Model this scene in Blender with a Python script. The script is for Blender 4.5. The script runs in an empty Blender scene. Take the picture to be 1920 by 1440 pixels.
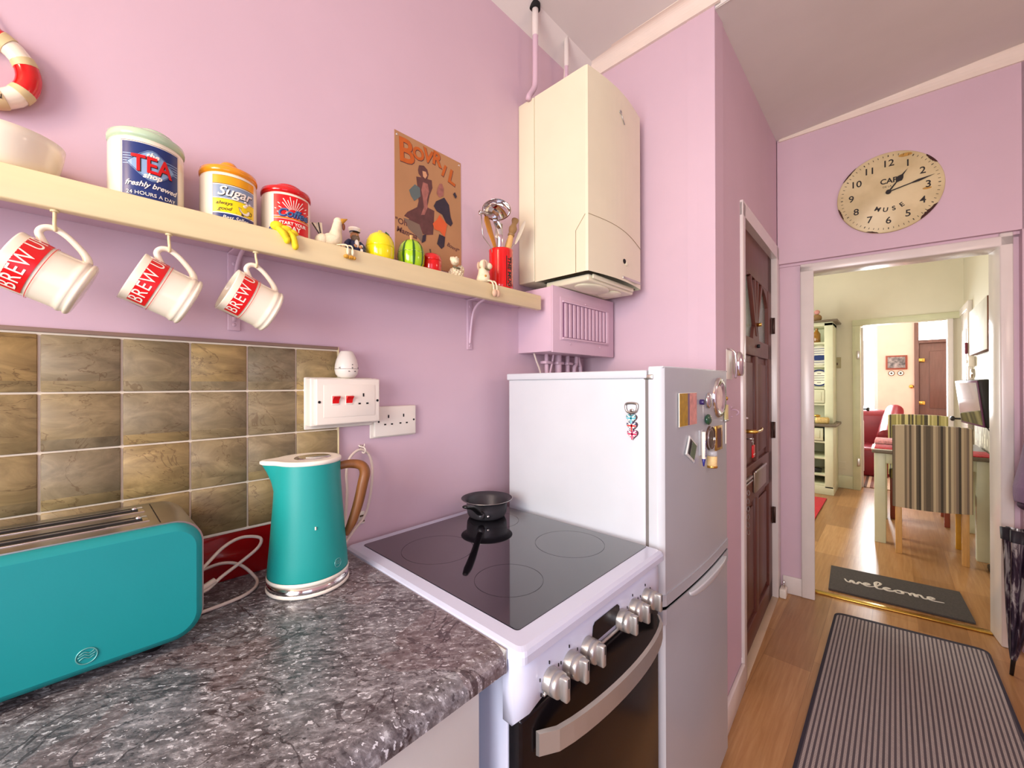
import bpy, bmesh, math, random
from mathutils import Matrix, Vector, Euler
random.seed(7)
S = bpy.context.scene
COL = S.collection
R = math.radians
PI = math.pi

# ------------------------------------------------------------------ camera
cam_d = bpy.data.cameras.new('camera'); cam = bpy.data.objects.new('camera', cam_d); COL.objects.link(cam)
cam_d.sensor_width = 36; cam_d.lens = 764 / 1920 * 36; cam_d.clip_start = .02; cam_d.clip_end = 100
yaw, pit, rol = R(43.2), R(.12), R(-.16)
f_ = Vector((math.cos(pit) * math.cos(yaw), math.cos(pit) * math.sin(yaw), math.sin(pit)))
r_ = Vector((math.sin(yaw), -math.cos(yaw), 0)); u_ = r_.cross(f_)
r2 = math.cos(rol) * r_ + math.sin(rol) * u_; u2 = -math.sin(rol) * r_ + math.cos(rol) * u_
cam.matrix_world = Matrix(((r2.x, u2.x, -f_.x, 0), (r2.y, u2.y, -f_.y, -1.048), (r2.z, u2.z, -f_.z, 1.336), (0, 0, 0, 1)))
S.camera = cam

# ------------------------------------------------------------------ world, lights, exposure
S.view_settings.view_transform = 'Standard'; S.view_settings.look = 'None'
S.view_settings.exposure = 0.0; S.view_settings.gamma = 1.0; S.view_settings.use_curve_mapping = False
W = bpy.data.worlds.new('world'); S.world = W; W.use_nodes = True
bg = W.node_tree.nodes['Background']; bg.inputs[0].default_value = (.86, .93, 1, 1); bg.inputs[1].default_value = 1.6

def area(name, loc, rot, sx, sy, power, col, spread=180):
    l = bpy.data.lights.new(name, 'AREA'); l.shape = 'RECTANGLE'; l.size = sx; l.size_y = sy
    l.energy = power; l.color = col; l.spread = R(spread)
    o = bpy.data.objects.new(name, l); o.location = loc; o.rotation_euler = rot; COL.objects.link(o); return o
# daylight through the kitchen window behind the camera
area('window_daylight', (-1.52, -1.15, 1.60), (0, R(-90), 0), 1.1, 1.3, 30, (.96, .96, 1), 115)
# daylight through the glazed back door on the right, behind the camera
area('back_door_daylight', (-.75, -2.38, 1.15), (R(90), 0, 0), 1.1, 1.9, 13, (.52, .72, 1))
# warm ceiling lamp
def bulb(name, loc, power, col, rad):
    l = bpy.data.lights.new(name, 'POINT'); l.energy = power; l.color = col; l.shadow_soft_size = rad
    o = bpy.data.objects.new(name, l); o.location = loc; COL.objects.link(o); return o
bulb('ceiling_lamp_light', (-1.40, -.80, 2.15), 35, (1, .68, .38), .12)
bulb('offscreen_fill_light', (1.85, -2.15, 1.95), 9, (1, .80, .60), .14)  # added fill lamp out of view, brightens the right-hand ceiling and walls
# living room window and front door transom, with two side area lamps
area('living_window_daylight', (9.27, -.42, 1.55), (0, R(90), 0), 1.6, .8, 170, (.90, .95, 1))
area('living_side_area_light', (8.0, 1.45, 1.5), (R(-90), 0, 0), 1.6, 1.5, 12, (.97, .98, 1))  # area lamp in front of the unbroken left living room wall
area('dining_side_area_light', (5.0, .98, 1.5), (R(-90), 0, 0), 1.4, 1.3, 60, (1, .98, .93))  # area lamp in front of the unbroken left dining room wall
area('transom_daylight', (9.34, -1.62, 2.18), (0, R(90), 0), .60, .60, 40, (.93, 1, .97))

# ------------------------------------------------------------------ materials
def lin(c): 
    c = c / 255.0
    return c / 12.92 if c <= .04045 else ((c + .055) / 1.055) ** 2.4
def rgb(c): return (lin(c[0]), lin(c[1]), lin(c[2]), 1)
MATS = {}
def mat(name, c, rough=.5, metal=0, var=.06, scale=8, bump=0, bscale=60, coat=0, emit=0, trans=0, stretch=None, alpha=1, spec=None):
    if name in MATS: return MATS[name]
    m = bpy.data.materials.new(name); m.use_nodes = True; nt = m.node_tree; N = nt.nodes; L = nt.links
    b = N['Principled BSDF']; b.inputs['Roughness'].default_value = rough; b.inputs['Metallic'].default_value = metal
    if coat: b.inputs['Coat Weight'].default_value = coat; b.inputs['Coat Roughness'].default_value = .05
    if trans: b.inputs['Transmission Weight'].default_value = trans
    if spec is not None: b.inputs['Specular IOR Level'].default_value = spec
    b.inputs['Alpha'].default_value = alpha
    tc = N.new('ShaderNodeTexCoord'); src = tc.outputs['Object']
    if stretch:
        mp = N.new('ShaderNodeMapping'); mp.inputs['Scale'].default_value = stretch; L.new(src, mp.inputs[0]); src = mp.outputs[0]
    n = N.new('ShaderNodeTexNoise'); n.inputs['Scale'].default_value = scale; n.inputs['Detail'].default_value = 4; L.new(src, n.inputs['Vector'])
    r = N.new('ShaderNodeValToRGB'); a = rgb(c)
    r.color_ramp.elements[0].position = .3; r.color_ramp.elements[1].position = .7
    r.color_ramp.elements[0].color = tuple(max(0, v * (1 - var)) for v in a[:3]) + (1,)
    r.color_ramp.elements[1].color = tuple(min(1, v * (1 + var)) for v in a[:3]) + (1,)
    L.new(n.outputs['Fac'], r.inputs[0]); L.new(r.outputs[0], b.inputs['Base Color'])
    if emit: L.new(r.outputs[0], b.inputs['Emission Color']); b.inputs['Emission Strength'].default_value = emit
    if bump:
        n2 = N.new('ShaderNodeTexNoise'); n2.inputs['Scale'].default_value = bscale; n2.inputs['Detail'].default_value = 3; L.new(src, n2.inputs['Vector'])
        bp = N.new('ShaderNodeBump'); bp.inputs['Strength'].default_value = bump; bp.inputs['Distance'].default_value = .004
        L.new(n2.outputs['Fac'], bp.inputs['Height']); L.new(bp.outputs[0], b.inputs['Normal'])
    MATS[name] = m; return m

class NB:
    """small node-building helper for the richer materials"""
    def __init__(s, name, rough=.5, metal=0):
        s.m = bpy.data.materials.new(name); s.m.use_nodes = True; s.nt = s.m.node_tree; s.N = s.nt.nodes; s.L = s.nt.links
        s.b = s.N['Principled BSDF']; s.b.inputs['Roughness'].default_value = rough; s.b.inputs['Metallic'].default_value = metal
        s.co = s.N.new('ShaderNodeTexCoord').outputs['Object']; MATS[name] = s.m
    def _in(s, sock, v):
        if isinstance(v, (int, float)): sock.default_value = v
        elif isinstance(v, tuple): sock.default_value = v
        else: s.L.new(v, sock)
    def math(s, op, a, b=0.0, c=None):
        n = s.N.new('ShaderNodeMath'); n.operation = op; s._in(n.inputs[0], a); s._in(n.inputs[1], b)
        if c is not None: s._in(n.inputs[2], c)
        return n.outputs[0]
    def sep(s, v=None):
        n = s.N.new('ShaderNodeSeparateXYZ'); s.L.new(v or s.co, n.inputs[0]); return n.outputs
    def comb(s, x, y, z):
        n = s.N.new('ShaderNodeCombineXYZ')
        for i, v in enumerate((x, y, z)): s._in(n.inputs[i], v)
        return n.outputs[0]
    def map(s, scale=(1, 1, 1), rot=(0, 0, 0), v=None):
        n = s.N.new('ShaderNodeMapping'); n.inputs['Scale'].default_value = scale; n.inputs['Rotation'].default_value = rot
        s.L.new(v or s.co, n.inputs[0]); return n.outputs[0]
    def noise(s, v, scale, detail=4, rough=.5, dist=0):
        n = s.N.new('ShaderNodeTexNoise'); s.L.new(v, n.inputs['Vector']); n.inputs['Scale'].default_value = scale
        n.inputs['Detail'].default_value = detail; n.inputs['Roughness'].default_value = rough; n.inputs['Distortion'].default_value = dist
        return n.outputs['Fac']
    def white(s, v):
        n = s.N.new('ShaderNodeTexWhiteNoise'); s.L.new(v, n.inputs['Vector']); return n.outputs['Value']
    def ramp(s, fac, stops, const=False):
        n = s.N.new('ShaderNodeValToRGB'); cr = n.color_ramp
        if const: cr.interpolation = 'CONSTANT'
        while len(cr.elements) < len(stops): cr.elements.new(.5)
        for e, (p, c) in zip(cr.elements, stops): e.position = p; e.color = rgb(c)
        s.L.new(fac, n.inputs[0]); return n.outputs[0]
    def mix(s, fac, a, b, mode='MIX'):
        n = s.N.new('ShaderNodeMix'); n.data_type = 'RGBA'; n.blend_type = mode
        s._in(n.inputs['Factor'], fac); s._in(n.inputs['A'], a); s._in(n.inputs['B'], b); return n.outputs['Result']
    def bump(s, h, strength=.3, dist=.003):
        n = s.N.new('ShaderNodeBump'); n.inputs['Strength'].default_value = strength; n.inputs['Distance'].default_value = dist
        s.L.new(h, n.inputs['Height']); s.L.new(n.outputs[0], s.b.inputs['Normal'])
    def color(s, c): s.L.new(c, s.b.inputs['Base Color']); return s.m

LILAC = mat('lilac_paint', (212, 184, 197), .6, var=.03, scale=2.5, bump=.08, bscale=40)
LILACD = mat('lilac_gloss_paint', (212, 182, 197), .4, var=.03)
CEIL = mat('ceiling_paint', (226, 222, 216), .8, var=.03, scale=3, bump=.2, bscale=12)
WHITEP = mat('white_gloss_paint', (226, 218, 212), .25, var=.03)
COVING = mat('coving_paint', (236, 222, 208), .5, var=.03)
CREAMW = mat('dining_cream_paint', (228, 222, 200), .7, var=.04, scale=2)
PEACH = mat('living_room_peach_paint', (238, 205, 186), .7, var=.03)
CREAM = mat('cream_shelf_paint', (232, 216, 168), .35, var=.05, scale=5, stretch=(1, 8, 8))
BOIL = mat('boiler_white_enamel', (230, 224, 194), .3, var=.02)
WPLAST = mat('white_plastic', (240, 232, 218), .3, var=.02)
FWHITE = mat('fridge_white_enamel', (210, 216, 220), .22, var=.02, coat=.3)
FDOOR = mat('fridge_door_grey', (184, 188, 194), .32, metal=.15, var=.03, scale=3)  # greyer, slightly metallic tone for the door fronts than the cabinet
CWHITE = mat('cooker_white_enamel', (208, 214, 234), .2, var=.02, coat=.4)
BLACKG = mat('black_ceramic_glass', (22, 19, 24), .04, var=.1, coat=1)
OVENG = mat('oven_door_glass', (16, 13, 16), .22, var=.3, scale=2, stretch=(1, 1, 90), spec=.35)
CHROME = mat('chrome', (225, 222, 220), .08, metal=1, var=.02)
STEEL = mat('brushed_steel', (196, 192, 186), .3, metal=1, var=.08, scale=20)
SATIN = mat('satin_silver_plastic', (190, 188, 184), .35, metal=.75, var=.05)
TEAL = mat('teal_enamel', (22, 156, 150), .42, var=.03, bump=.03, bscale=300)
TEALE = mat('teal_toaster_enamel', (12, 146, 148), .42, var=.03, bump=.03, bscale=300)
BLACK = mat('black_plastic', (18, 16, 18), .4, var=.2)
DARK = mat('dark_hole', (8, 7, 8), .8, var=.1)
PANM = mat('grey_nonstick', (66, 64, 68), .4, metal=.4, var=.1, bump=.1, bscale=300)
REDG = mat('red_glaze', (214, 12, 12), .15, var=.05, coat=.5)
REDP = mat('red_upstand_gloss', (150, 8, 14), .15, var=.08, coat=.4)
REDS = mat('red_switch_plastic', (225, 20, 25), .3, var=.05)
POT = mat('cream_pottery', (246, 236, 212), .2, var=.03, coat=.4)
MINT = mat('mint_glaze', (188, 214, 180), .2, var=.04, coat=.4)
ORNG = mat('orange_glaze', (238, 150, 20), .2, var=.05, coat=.4)
REDLID = mat('scarlet_glaze', (205, 14, 20), .18, var=.05, coat=.4)
NAVY = mat('navy_print', (28, 52, 112), .3, var=.1, scale=30)
SKYB = mat('pale_blue_print', (140, 172, 204), .3, var=.05)
GREYB = mat('grey_blue_print', (136, 156, 178), .3, var=.05)
YELP = mat('yellow_print', (246, 222, 20), .3, var=.04)
ORP = mat('orange_print', (240, 166, 20), .3, var=.04)
REDPR = mat('red_print', (222, 18, 24), .3, var=.06, scale=40)
WPRINT = mat('white_print', (250, 244, 228), .35, var=.02)
BRPRINT = mat('brown_print', (84, 62, 30), .4, var=.1)
BLUEPR = mat('blue_print', (70, 120, 160), .35, var=.1)
BKPRINT = mat('black_print', (24, 18, 16), .5, var=.1)
LEMON = mat('lemon_glaze', (240, 222, 10), .15, var=.05, coat=.5)
LIME = mat('lime_glaze', (168, 214, 30), .15, var=.08, coat=.5)
DGREEN = mat('dark_green_glaze', (44, 92, 28), .25, var=.15)
BISQ = mat('cream_bisque', (232, 218, 184), .55, var=.12, scale=60, bump=.3, bscale=150)
GOLD = mat('gold_brown_glaze', (196, 142, 40), .4, var=.2)
WOODL = mat('pale_turned_wood', (222, 178, 110), .45, var=.12, stretch=(12, 12, 2))
WOODD = mat('olive_wood', (150, 116, 70), .45, var=.15)
WOODH = mat('walnut_handle_wood', (134, 84, 40), .4, var=.2, scale=14, stretch=(6, 6, 1))
CABLE = mat('white_cable', (224, 208, 196), .4, var=.04)
BRASS = mat('brass', (214, 172, 84), .22, metal=1, var=.08)
CABG = mat('cabinet_grey_laminate', (214, 214, 208), .4, var=.02)
SAGE = mat('sage_cream_paint', (212, 214, 180), .4, var=.04)
OAKL = mat('oak_leg_wood', (206, 160, 96), .4, var=.12, stretch=(8, 8, 1))
REDW = mat('red_brown_leg_wood', (140, 66, 44), .4, var=.12, stretch=(8, 8, 1))
TABTOP = mat('grey_wood_tabletop', (110, 98, 80), .4, var=.15, stretch=(2, 12, 12))
LEATH = mat('red_leather', (128, 26, 36), .3, var=.12, bump=.1, bscale=80)
DOORW = mat('mahogany_stain', (104, 58, 48), .42, var=.14, scale=5, stretch=(5, 5, .6), spec=.35)
DOORF = mat('front_door_brown', (112, 80, 70), .35, var=.12, stretch=(6, 6, .6))
PURPLE = mat('plum_cloth', (124, 100, 126), .8, var=.15, bump=.4, bscale=60)
GLASS = mat('clear_glass', (255, 255, 255), .02, var=0, trans=1)
FILM = mat('clear_plastic', (225, 230, 235), .05, var=.02, alpha=.35)
PINKM = mat('pink_print', (216, 150, 140), .4, var=.2, scale=60)
OLIVE = mat('mustard_print', (176, 138, 20), .4, var=.2, scale=60)
PEBBLE = mat('dark_green_stone', (30, 70, 48), .15, var=.2, coat=.6)
PHOTO = mat('black_white_photo', (120, 112, 108), .3, var=.9, scale=22)
CANV = mat('pale_canvas_print', (196, 192, 178), .6, var=.15, scale=3)
CANVE = mat('canvas_brown_edge', (120, 72, 48), .6, var=.4, scale=12)
SCREEN = mat('television_screen', (40, 42, 48), .08, var=.1, coat=1)
ULTRAMARINE = mat('blue_ink', (40, 44, 130), .3, var=.1)
YCLOTH = mat('yellow_felt', (244, 214, 30), .7, var=.12, scale=60)

def floor_mat():
    n = NB('oak_laminate', .3); x, y, z = n.sep()[:3]
    row = n.math('FLOOR', n.math('DIVIDE', y, .19)); off = n.math('MULTIPLY', n.white(n.comb(row, 0.0, 0.0)), 1.2)
    col = n.math('FLOOR', n.math('DIVIDE', n.math('ADD', x, off), .85))
    w = n.white(n.comb(row, col, 0.0))
    g = n.noise(n.map((1.2, 22, 1)), 3, 6, .6, .4); k = n.noise(n.map((3, 6, 1)), 3, 3)
    base = n.ramp(g, [(.25, (168, 124, 78)), (.55, (192, 150, 102)), (.8, (208, 170, 124))])
    tone = n.ramp(w, [(0, (200, 190, 180)), (1, (255, 250, 244))])
    c = n.mix(1.0, base, tone, 'MULTIPLY'); c = n.mix(n.math('MULTIPLY', k, .35), c, (lin(176), lin(118), lin(66), 1))
    fr = n.math('FRACT', n.math('DIVIDE', y, .19)); seam = n.math('LESS_THAN', fr, .012)
    fx = n.math('FRACT', n.math('DIVIDE', n.math('ADD', x, off), .85)); seam2 = n.math('LESS_THAN', fx, .003)
    c = n.mix(n.math('MULTIPLY', n.math('MAXIMUM', seam, seam2), .45), c, (lin(110), lin(70), lin(40), 1))
    n.bump(g, .08, .002); return n.color(c)
FLOOR = floor_mat()
def worktop_mat():
    n = NB('grey_marbled_laminate', .28)
    v = n.map((1, 1, 1), (0, 0, R(38))); v1 = n.map((1, 1.8, 1), (0, 0, 0), v)
    a = n.noise(v1, 13, 9, .72, .45); b = n.noise(v1, 60, 7, .75, .35); w = n.noise(v1, 95, 3, .6, .2); e = n.noise(v1, 4, 4, .5, 2.0); p = n.noise(n.map((1, 1, 1)), 5, 2)
    base = n.ramp(a, [(.30, (52, 48, 52)), (.44, (88, 84, 88)), (.54, (118, 116, 120)), (.68, (172, 174, 180))])
    fine = n.ramp(b, [(.38, (50, 44, 48)), (.5, (116, 112, 114)), (.58, (170, 170, 174)), (.66, (232, 236, 240))])
    c = n.mix(.5, base, fine)
    c = n.mix(n.math('MULTIPLY', n.math('GREATER_THAN', w, .63), .75), c, (lin(226), lin(230), lin(236), 1)); c = n.mix(n.math('MULTIPLY', n.math('LESS_THAN', w, .36), .7), c, (lin(44), lin(38), lin(42), 1))
    pink = n.mix(n.math('MULTIPLY', n.math('GREATER_THAN', p, .56), .22), c, (lin(120), lin(84), lin(80), 1))
    vein = n.math('LESS_THAN', n.math('ABSOLUTE', n.math('SUBTRACT', e, .5)), .008)
    c = n.mix(n.math('MULTIPLY', vein, .7), pink, (lin(48), lin(34), lin(38), 1))
    n.bump(b, .12, .001); return n.color(c)
WTOP = worktop_mat()
def tile_mat():
    n = NB('slate_effect_tile', .45); x, y, z = n.sep()[:3]
    i = n.math('FLOOR', n.math('DIVIDE', n.math('SUBTRACT', x, .0553), .1)); j = n.math('FLOOR', n.math('DIVIDE', n.math('SUBTRACT', z, .0245), .1001))
    w = n.white(n.comb(i, j, 0.0)); v = n.N.new('ShaderNodeVectorMath'); v.operation = 'ADD'
    n.L.new(n.co, v.inputs[0]); n.L.new(n.comb(n.math('MULTIPLY', w, 7.0), 0.0, n.math('MULTIPLY', w, 3.0)), v.inputs[1])
    vv = n.map((1, 1, 1.9), (0, R(-35), 0), v.outputs[0])
    a = n.noise(vv, 13, 8, .62, 1.2); b = n.noise(vv, 4, 5, .6, 2.2)
    base = n.ramp(a, [(.28, (128, 116, 88)), (.5, (158, 146, 114)), (.72, (190, 176, 140))])
    tone = n.ramp(w, [(0, (206, 202, 200)), (.4, (226, 216, 198)), (.7, (240, 228, 200)), (1, (252, 230, 186))])
    c = n.mix(1.0, base, tone, 'MULTIPLY')
    vein = n.math('LESS_THAN', n.math('ABSOLUTE', n.math('SUBTRACT', b, .52)), .006)
    c = n.mix(n.math('MULTIPLY', vein, .5), c, (lin(96), lin(72), lin(44), 1))
    n.bump(a, .35, .0012); return n.color(c)
TILE = tile_mat()
GROUT = mat('cream_grout', (240, 228, 204), .7, var=.05, scale=40)
def stripes_mat(name, stops, width=.013):
    n = NB(name, .85); x, y, z = n.sep()[:3]
    w = n.white(n.comb(n.math('FLOOR', n.math('DIVIDE', y, width)), 0.0, 0.0))
    c = n.ramp(w, stops, True); nz = n.noise(n.map((1, 1, 1)), 260, 2)
    c = n.mix(n.math('MULTIPLY', nz, .25), c, (.3, .26, .2, 1)); n.bump(nz, .3, .001); return n.color(c)
STRIPE = stripes_mat('striped_chair_fabric', [(0, (44, 38, 32)), (.16, (118, 104, 84)), (.32, (196, 180, 148)), (.5, (84, 74, 60)), (.64, (168, 150, 124)), (.8, (126, 110, 96)), (.92, (214, 200, 160))])
STRIPE2 = stripes_mat('green_striped_chair_fabric', [(0, (54, 46, 24)), (.18, (150, 140, 74)), (.42, (206, 194, 128)), (.6, (96, 86, 42)), (.75, (184, 172, 104)), (.9, (220, 210, 160))])
RUGS = stripes_mat('striped_rug_wool', [(0, (120, 60, 50)), (.3, (222, 190, 160)), (.6, (170, 120, 96)), (.8, (80, 50, 44))], .03)
def mat_ribbed():
    n = NB('ribbed_mat_wool', .9); x, y, z = n.sep()[:3]
    s1 = n.math('FRACT', n.math('DIVIDE', y, .0155)); s2 = n.math('FRACT', n.math('DIVIDE', x, .008))
    k = n.math('MULTIPLY', n.math('GREATER_THAN', s1, .45), n.math('GREATER_THAN', s2, .2))
    nz = n.noise(n.map(), 40, 3)
    c = n.mix(k, (lin(88), lin(80), lin(86), 1), (lin(190), lin(180), lin(174), 1)); c = n.mix(n.math('MULTIPLY', nz, .3), c, (lin(90), lin(80), lin(80), 1))
    n.bump(k, .6, .003); return n.color(c)
RIB = mat_ribbed()
MATEDGE = mat('mat_edge_binding', (46, 42, 56), .8, var=.1)
COIR = mat('charcoal_coir', (70, 64, 60), .95, var=.2, scale=120, bump=.6, bscale=300)
CREAMY = mat('cream_mat_lettering', (206, 198, 186), .9, var=.12, scale=200)
def damask():
    n = NB('damask_wallpaper', .6); x, y, z = n.sep()[:3]
    fx = n.math('MULTIPLY', x, 2 * PI / .26); fz = n.math('MULTIPLY', z, 2 * PI / .42)
    v = n.math('ADD', n.math('COSINE', fx, 0.0), n.math('COSINE', fz, 0.0)); a = n.math('ABSOLUTE', v)
    ln = n.math('MULTIPLY', n.math('LESS_THAN', a, .30), n.math('GREATER_THAN', a, .08))
    v2 = n.math('ADD', n.math('COSINE', n.math('MULTIPLY', fx, 2.0), 0.0), n.math('COSINE', n.math('MULTIPLY', fz, 2.0), 0.0))
    k = n.math('MAXIMUM', ln, n.math('GREATER_THAN', v2, 1.5)); k = n.math('MULTIPLY', k, n.math('LESS_THAN', z, 1.66)); k = n.math('MAXIMUM', k, n.math('MULTIPLY', n.math('GREATER_THAN', z, 1.66), .5))
    return n.color(n.mix(k, (lin(166), lin(158), lin(138), 1), (lin(226), lin(220), lin(196), 1)))
DAMASK = damask()
def frosted():
    n = NB('frosted_textured_glass', .15); nz = n.noise(n.map(), 160, 2)
    n.b.inputs['Transmission Weight'].default_value = .8
    c = n.ramp(nz, [(.35, (120, 146, 138)), (.6, (216, 226, 216))]); n.bump(nz, .6, .002); return n.color(c)
FROST = frosted()
def clockface():
    n = NB('aged_enamel_face', .45); nz = n.noise(n.map(), 5, 4)
    return n.color(n.ramp(nz, [(.3, (196, 178, 130)), (.55, (222, 206, 160)), (.75, (230, 216, 172))]))
CFACE = clockface()
RUST = mat('rust_patch', (62, 28, 20), .8, var=.3, scale=60)
POSTERM = mat('aged_poster_card', (176, 130, 88), .5, var=.08, scale=6)
PBROWN = mat('poster_brown_ink', (92, 54, 52), .5, var=.2, scale=50)
PFUR = mat('poster_rust_ink', (156, 98, 88), .5, var=.25, scale=70)
PTEAL = mat('poster_grey_teal_ink', (92, 106, 104), .5, var=.1)
PORNG = mat('poster_orange_ink', (190, 92, 24), .5, var=.1, scale=40)
PORNG2 = mat('poster_vermilion_ink', (212, 92, 44), .5, var=.1)
PNAVY = mat('poster_navy_ink', (44, 34, 50), .5, var=.15, scale=50)
PSKIN = mat('poster_skin_ink', (206, 156, 116), .5, var=.05)
PGREY = mat('poster_grey_ink', (120, 100, 84), .5, var=.1)
def umbrella_mat():
    n = NB('silver_plum_umbrella_cloth', .3, .3); nz = n.noise(n.map((14, 14, 2.5)), 2.2, 5, .6, 1)
    return n.color(n.ramp(nz, [(.4, (28, 18, 36)), (.5, (60, 46, 62)), (.56, (150, 146, 146)), (.75, (196, 192, 190))]))
UMB = umbrella_mat()

# ------------------------------------------------------------------ mesh builder
def bas(o, X, Y, Z): 
    return Matrix(((X[0], Y[0], Z[0], o[0]), (X[1], Y[1], Z[1], o[1]), (X[2], Y[2], Z[2], o[2]), (0, 0, 0, 1)))
def W1(x, z, y=0.0): return bas((x, y, z), (1, 0, 0), (0, 0, 1), (0, -1, 0))   # drawing plane on the tiled wall
def frame_z(p0, p1):
    d = (Vector(p1) - Vector(p0)); q = d.to_track_quat('Z', 'Y'); return Matrix.Translation(p0) @ q.to_matrix().to_4x4(), d.length
def catmull(P, k=8, closed=False):
    P = [Vector(p) for p in P]; out = []; n = len(P)
    for i in range(n if closed else n - 1):
        a, b, c, d = (P[(i - 1) % n], P[i], P[(i + 1) % n], P[(i + 2) % n]) if closed else (P[max(i - 1, 0)], P[i], P[i + 1], P[min(i + 2, n - 1)])
        for j in range(k):
            t = j / k; out.append(.5 * ((2 * b) + (c - a) * t + (2 * a - 5 * b + 4 * c - d) * t * t + (3 * b - a - 3 * c + d) * t ** 3))
    if not closed: out.append(P[-1])
    return out

class MB:
    def __init__(s): s.v = []; s.f = []; s.m = []; s.sm = []; s.mats = []; s.k = 0
    def mark(s): s.k = len(s.v); return s
    def map(s, fn):
        for i in range(s.k, len(s.v)): s.v[i] = Vector(fn(s.v[i]))
        return s
    def add(s, vs, fs, m, smooth=False, T=None):
        if m not in s.mats: s.mats.append(m)
        mi = s.mats.index(m); b = len(s.v)
        s.v += [(T @ Vector(v)) if T else Vector(v) for v in vs]
        for f in fs: s.f.append([b + i for i in f]); s.m.append(mi); s.sm.append(smooth)
        return s
    def bm(s, bm, m, smooth=False, T=None):
        bm.verts.index_update()
        s.add([v.co.copy() for v in bm.verts], [[v.index for v in f.verts] for f in bm.faces], m, smooth, T); bm.free(); return s
    def box(s, lo, hi, m, bev=0, seg=2, T=None, smooth=None):
        lo = [min(a, b) for a, b in zip(lo, hi)] if True else lo
        bm = bmesh.new(); bmesh.ops.create_cube(bm, size=1)
        return s._box(bm, lo, hi, m, bev, seg, T, smooth)
    def _box(s, bm, lo, hi, m, bev, seg, T, smooth):
        sz = [hi[i] - lo[i] for i in range(3)]; c = [(hi[i] + lo[i]) / 2 for i in range(3)]
        for v in bm.verts: v.co = Vector((c[0] + v.co.x * sz[0], c[1] + v.co.y * sz[1], c[2] + v.co.z * sz[2]))
        if bev: bmesh.ops.bevel(bm, geom=bm.edges[:], offset=min(bev, min(abs(q) for q in sz) * .49), segments=seg, affect='EDGES', profile=.5)
        return s.bm(bm, m, bool(bev) if smooth is None else smooth, T)
    def quad(s, a, b, c, d, m): return s.add([a, b, c, d], [(0, 1, 2, 3)], m)
    def lathe(s, prof, m, o=(0, 0, 0), n=40, T=None, a0=0, a1=2 * PI, smooth=True):
        full = abs(a1 - a0 - 2 * PI) < 1e-6; k = n if full else n + 1; vs = []; fs = []
        for r, z in prof:
            for i in range(k):
                a = a0 + (a1 - a0) * i / n; vs.append((o[0] + r * math.cos(a), o[1] + r * math.sin(a), o[2] + z))
        for j in range(len(prof) - 1):
            for i in range(n):
                i2 = (i + 1) % k; fs.append((j * k + i, j * k + i2, (j + 1) * k + i2, (j + 1) * k + i))
        return s.add(vs, fs, m, smooth, T)
    def cyl(s, p0, p1, r0, m, r1=None, n=24, bev=0, T=None):
        r1 = r0 if r1 is None else r1; F, L = frame_z(p0, p1); b = bev or min(r0, r1, L) * .08
        prof = [(0, 0), (max(r0 - b, 0), 0), (r0, b), (r1, L - b), (max(r1 - b, 0), L), (0, L)]
        # sharp shading is kept by splitting rings
        s.lathe(prof[:2], m, n=n, T=(T @ F if T else F), smooth=False); s.lathe(prof[1:5], m, n=n, T=(T @ F if T else F)); return s.lathe(prof[4:], m, n=n, T=(T @ F if T else F), smooth=False)
    def tube(s, P, r, m, n=12, k=8, smoothpath=True, closed=False, flat=None, T=None):
        Q = catmull(P, k, closed) if smoothpath else [Vector(p) for p in P]; N = len(Q); vs = []; fs = []; up = None
        for i, p in enumerate(Q):
            t = (Q[(i + 1) % N] - Q[i - 1]) if closed else (Q[min(i + 1, N - 1)] - Q[max(i - 1, 0)])
            if t.length < 1e-9: t = Vector((0, 0, 1))
            t.normalize()
            if up is None: up = Vector((0, 0, 1)) if abs(t.z) < .9 else Vector((1, 0, 0))
            if flat is not None: up = Vector(flat)
            a = up - t * up.dot(t)
            if a.length < 1e-6: a = t.orthogonal()
            a.normalize(); b = t.cross(a); up = a
            rr = r if isinstance(r, (int, float)) else r[0] + (r[1] - r[0]) * i / (N - 1) if len(r) == 2 else r[min(int(i / (N - 1) * (len(r) - 1)), len(r) - 2)] + (r[min(int(i / (N - 1) * (len(r) - 1)), len(r) - 2) + 1] - r[min(int(i / (N - 1) * (len(r) - 1)), len(r) - 2)]) * (i / (N - 1) * (len(r) - 1) - min(int(i / (N - 1) * (len(r) - 1)), len(r) - 2))
            fa = s.flat_k if flat is not None else 1
            for j in range(n):
                g = 2 * PI * j / n; vs.append(p + a * math.cos(g) * rr * fa + b * math.sin(g) * rr)
        for i in range(N if closed else N - 1):
            i2 = (i + 1) % N
            for j in range(n): j2 = (j + 1) % n; fs.append((i * n + j, i * n + j2, i2 * n + j2, i2 * n + j))
        if not closed: fs.append(tuple(range(n))[::-1]); fs.append(tuple((N - 1) * n + j for j in range(n)))
        return s.add(vs, fs, m, True, T)
    flat_k = .3
    def ell(s, c, r, m, T=None, u=24, v=16):
        if isinstance(r, (int, float)): r = (r, r, r)
        bm = bmesh.new(); bmesh.ops.create_uvsphere(bm, u_segments=u, v_segments=v, radius=1)
        for q in bm.verts: q.co = Vector((c[0] + q.co.x * r[0], c[1] + q.co.y * r[1], c[2] + q.co.z * r[2]))
        return s.bm(bm, m, True, T)
    def poly(s, pts, d, m, T=None, z0=0.0):
        n = len(pts); vs = [(p[0], p[1], z0) for p in pts] + [(p[0], p[1], z0 + d) for p in pts]
        fs = [tuple(range(n))[::-1], tuple(range(n, 2 * n))] + [(i, (i + 1) % n, n + (i + 1) % n, n + i) for i in range(n)]
        return s.add(vs, fs, m, False, T)
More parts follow.
